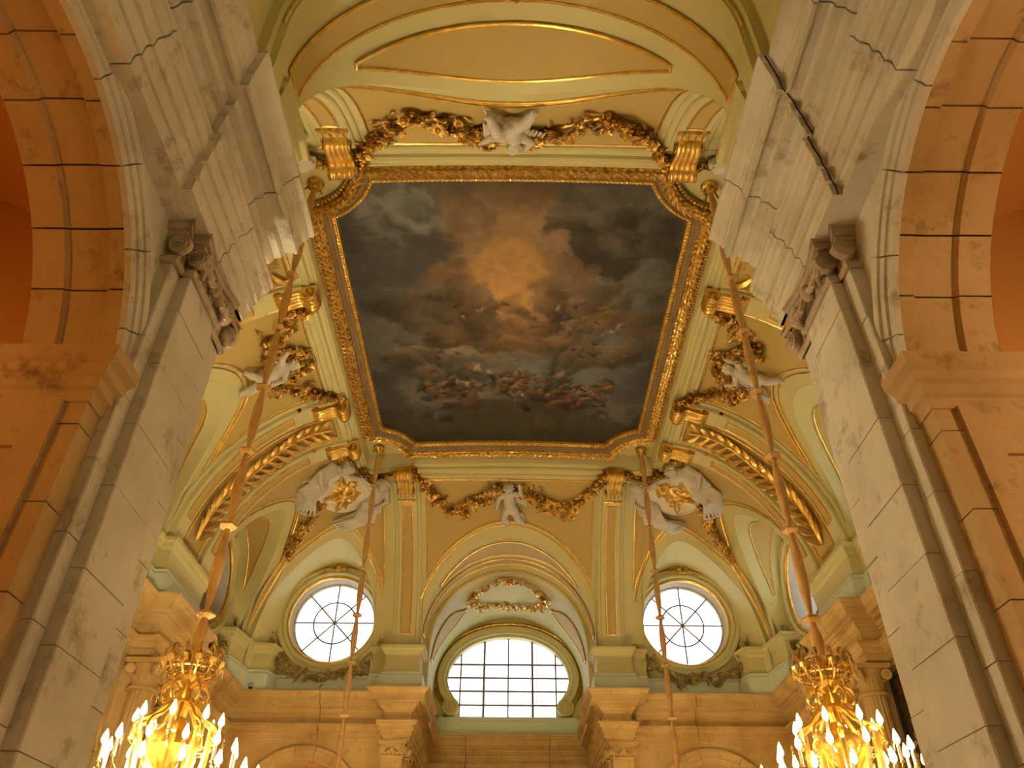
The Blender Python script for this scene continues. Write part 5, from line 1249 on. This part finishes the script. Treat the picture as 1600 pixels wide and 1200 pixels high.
def rod_part(C, c):
    prof = []; top = 1.875; zz = [top]+KN
    for a, b in zip(zz[:-1], zz[1:]):
        for t in np.linspace(0, 1, 9)[:-1]: prof.append((.0035+.0085*math.sin(PI*t)**1.1, a+(b-a)*t))
    for t in np.linspace(0, 1, 8): prof.append((.0035+.0095*math.sin(PI*min(t, .8))**1.1, KN[-1]+(.475-KN[-1])*t))
    n = 16; v = [(C[0]+r*(1-.14*(i % 2))*math.cos(2*PI*i/n), C[1]+r*(1-.14*(i % 2))*math.sin(2*PI*i/n), z) for r, z in prof for i in range(n)]
    rod = mk('silk_wrapped_rod', v, gridf(len(prof), n, False, True), 'rope', c, sharp=None)
    for z in KN:
        n = 20; pr = [(.004, .008), (.010, .007), (.016, .003), (.0175, -.001), (.013, -.006), (.006, -.008)]
        v = [(C[0]+r*(1+.12*math.sin(5*2*PI*i/n))*math.cos(2*PI*i/n), C[1]+r*(1+.12*math.sin(5*2*PI*i/n))*math.sin(2*PI*i/n), z+dz) for r, dz in pr for i in range(n)]; mk('knot', v, gridf(len(pr), n, False, True), 'rope', rod)
    mb = MB(); 
    for k in range(4):
        a = k*PI/2+.4; d = np.array([math.cos(a), math.sin(a), 0]); q = [np.array([C[0], C[1], 1.862])+d*(.004+.022*t)+Zv*(.010*math.sin(t*PI)-.012*t*(t > .6)) for t in np.linspace(0, 1, 8)]; mb.add(*tube_mesh(q, .003, 5))
    v, f = lathe_mesh([(.003, 1.85), (.010, 1.858), (.014, 1.868), (.024, 1.876), (.026, 1.89)], 14, (C[0], C[1], 0)); mb.add(v, f); mb.obj('ceiling_hook', 'antique_gold', c)
def chandelier(C, label, power, col=(1, .75, .40)):
    c = empty('chandelier', (C[0], C[1], .15)); tag(c, label, 'chandelier', 'candle chandeliers on long rods'); c0 = np.array([C[0], C[1], 0.]); rod_part(C, c)
    pr = [(.004, .50), (.010, .492), (.014, .482), (.010, .470), (.016, .462), (.022, .452), (.016, .444), (.009, .436), (.012, .42), (.018, .41), (.022, .398), (.013, .39), (.010, .375), (.016, .365), (.026, .355), (.038, .345), (.046, .325), (.030, .30), (.022, .28), (.034, .26), (.044, .24), (.030, .215), (.012, .20), (.006, .18), (.002, .175)]
    v, f = lathe_mesh(pr, 20, (C[0], C[1], 0)); mk('stem', v, f, 'gold', c)
    # crown of scrolls with crystal drops
    mb = MB(); n = 12
    for k in range(n):
        a = 2*PI*k/n; d = np.array([math.cos(a), math.sin(a), 0]); q = spline([(.014, .448), (.034, .444), (.050, .462), (.052, .488), (.044, .497), (.040, .488)], 14); mb.add(*tube_mesh([c0+d*r+Zv*z for r, z in q], .0026, 5))
        q = [(.030+.012*(1-i/14*.8)*math.cos(i/14*3.4*PI), .474+.012*(1-i/14*.8)*math.sin(i/14*3.4*PI)) for i in range(15)]; mb.add(*tube_mesh([c0+d*r+Zv*z for r, z in q], .0018, 4))
        e = np.array([-d[1], d[0], 0]); v, f = lathe_mesh([(.001, -.01), (.007, -.004), (.008, .004), (.001, .012)], 6, c0+d*.051+Zv*.470); mb.add(v, f)
    mb.add(*tube_mesh([c0+np.array([.044*math.cos(t), .044*math.sin(t), .458]) for t in np.arange(24)*2*PI/24], .003, 6, True)); mb.obj('crown', 'antique_gold', c)
    for k in range(20):
        a = 2*PI*k/20; d = np.array([math.cos(a), math.sin(a), 0]); inst('crystal_drop', CRY, c, c0+d*(.056 if k % 2 else .044)+Zv*(.478 if k % 2 else .462), np.eye(3), 1.45)
    # scroll cage below the neck
    mb = MB(); n = 10
    for k in range(n):
        a = 2*PI*k/n; d = np.array([math.cos(a), math.sin(a), 0])
        q = spline([(.012, .425), (.030, .432), (.042, .418), (.036, .402), (.028, .408)], 14); mb.add(*tube_mesh([c0+d*r+Zv*z for r, z in q], .0026, 5))
        q = spline([(.012, .40), (.032, .388), (.046, .372), (.064, .362), (.074, .350), (.070, .338), (.062, .344)], 16); mb.add(*tube_mesh([c0+d*r+Zv*z for r, z in q], .0034, 5))
        q = spline([(.062, .352), (.060, .30), (.052, .26), (.040, .235)], 10); mb.add(*tube_mesh([c0+d*r+Zv*z for r, z in q], .005, 5))
    mb.obj('scroll_cage', 'gold', c)
    for k in range(10):
        a = 2*PI*(k+.5)/10; d = np.array([math.cos(a), math.sin(a), 0]); inst('crystal_drop', CRY, c, c0+d*.046+Zv*.412, np.eye(3), .9); inst('crystal_drop', CRY, c, c0+d*.084+Zv*.345, np.eye(3), 1.0)
    for key, n, z, ph in (('u', 8, .325, .2), ('m', 12, .272, 0), ('l', 16, .222, .1)):
        L = ARML[key]
        for k in range(n):
            a = 2*PI*k/n+ph; d = np.array([math.cos(a), math.sin(a), 0]); sc = 1.0; R = cols3(d, np.cross(Zv, d), Zv); arm = inst('arm', ARM[key], c, c0+d*.03+Zv*z, R, sc)
            tip = c0+d*(.03+L*sc/S)+Zv*(z+(.22*L+.03)*sc/S)
            # children of an arm live in its local frame
            for nm, me, dz in (('candle', CAN, .03), ('flame', FLM, .165)):
                o = bpy.data.objects.new(nm, me); o.location = (L, 0, .22*L+dz); link(o, arm)
            if k % 2: inst('crystal_drop', CRY, c, tip-Zv*.006, np.eye(3), 1.0)
    L = bpy.data.lights.new('candle_light', 'POINT'); L.energy = power; L.color = col; L.shadow_soft_size = .35; lo = link(bpy.data.objects.new('candle_light', L), c); lo.location = (0, 0, (.285-.15)*S)
    return c
for sx, lf in ((-1, 'left'), (1, 'right')):
    chandelier((sx*.588, 1.466), 'gilt candle chandelier hanging near the %s pier' % lf, CHANDELIER_W*(4.2 if sx < 0 else .9), (1, .84, .54) if sx < 0 else (1, .75, .40))
    chandelier((sx*.582, 2.90), 'gilt candle chandelier on the rod in front of the %s far round window' % lf, CHANDELIER_W*1.35)
# ------------------------------------------------------------------ added unseen gallery lanterns, lanterns of the far arches
def lantern(C, label, power, top, col=(1, .55, .18)):
    c = empty('hanging_lantern', (C[0], C[1], C[2]-.06)); tag(c, label, 'lantern', 'brass hanging lanterns')
    c0 = np.array(C, float); tube('chain', [c0+Zv*.05, (C[0], C[1], top)], .0025, 'antique_gold', c)
    v, f = lathe_mesh([(.002, .055), (.012, .05), (.034, .036), (.036, .03), (.03, .03)], 6, C); mk('roof', v, f, 'antique_gold', c, smooth=False)
    mb = MB()
    for k in range(6): d = np.array([math.cos(k*PI/3), math.sin(k*PI/3), 0]); mb.add(*tube_mesh([c0+d*.032+Zv*.032, c0+d*.026-Zv*.04], .002, 5))
    v, f = lathe_mesh([(.027, -.038), (.029, -.044), (.015, -.05), (.002, -.056)], 6, C); mb.add(v, f); mb.obj('cage', 'antique_gold', c, smooth=False)
    v, f = lathe_mesh([(.003, -.02), (.010, -.008), (.011, .004), (.002, .022)], 8, C); mk('lamp_bulb', v, f, 'flame', c)
    if power:
        L = bpy.data.lights.new('lantern_light', 'POINT'); L.energy = power; L.color = col; L.shadow_soft_size = .12; lo = link(bpy.data.objects.new('lantern_light', L), c); lo.location = (0, 0, .06*S)
for sx, lf in ((-1, 'left'), (1, 'right')):
    lantern((sx*.86, .30, .38), 'brass lantern hanging in the %s side gallery' % lf, LANTERN_W*(.8 if sx < 0 else 1.35), .90, (1, .47, .10) if sx < 0 else (1, .74, .40))  # added out of view; the right one is whiter to lighten its jamb
    lantern((sx*.85, 3.59, .55), 'brass lantern hanging in the far arch on the %s' % lf, 25, .734)
# ------------------------------------------------------------------ small things
c = empty('security_camera', (-1.115, 3.47, 1.0)); tag(c, 'small grey dome camera on the cornice in the far left corner', 'camera')
v, f = lathe_mesh([(.002, 1.034), (.010, 1.033), (.0165, 1.026), (.017, 1.014), (.015, 1.012)], 16, (-1.115, 3.468, 0)); mk('camera_shell', v, f, 'camera_grey', c)
v, f = lathe_mesh([(.0145, 1.013), (.0135, 1.006), (.008, 1.001), (.001, .9995)], 16, (-1.115, 3.468, 0)); mk('camera_dome', v, f, 'dome', c)
c = empty('framed_relief', (1.205, 2.40, .45)); tag(c, 'dark carved panel in a black frame beside the right hall columns', 'relief panel')
mb = MB(); mb.box((1.196, 2.35, .46), (1.212, 2.46, .76)); mb.obj('carved_board', 'dark', c, smooth=False)
for (y0, y1, z0, z1) in ((2.34, 2.352, .45, .77), (2.458, 2.47, .45, .77), (2.34, 2.47, .758, .77), (2.34, 2.47, .45, .462)):
    mb = MB(); mb.box((1.186, y0, z0), (1.212, y1, z1)); mb.obj('frame_rail', 'darkframe', c, smooth=False)
for k in range(6):
    a0 = .50+.042*k; q = [(1.194, 2.405+.032*(1-i/20*.8)*math.cos(i/20*3.5*PI)*(1 if k % 2 else -1), a0+.02*(1-i/20*.8)*math.sin(i/20*3.5*PI)) for i in range(21)]; tube('carved_scroll', q, .004, 'dark', c, 5)

# thin cable run up the broken end of the right entablature
q = [(.419-o, 2*Yc-3.705-o-.002, z) for o, z in ENT[1:-2]]
tag(tube('cable', q, .0010, 'darkframe'), 'thin dark cable running over the stepped end of the right entablature', 'cable')
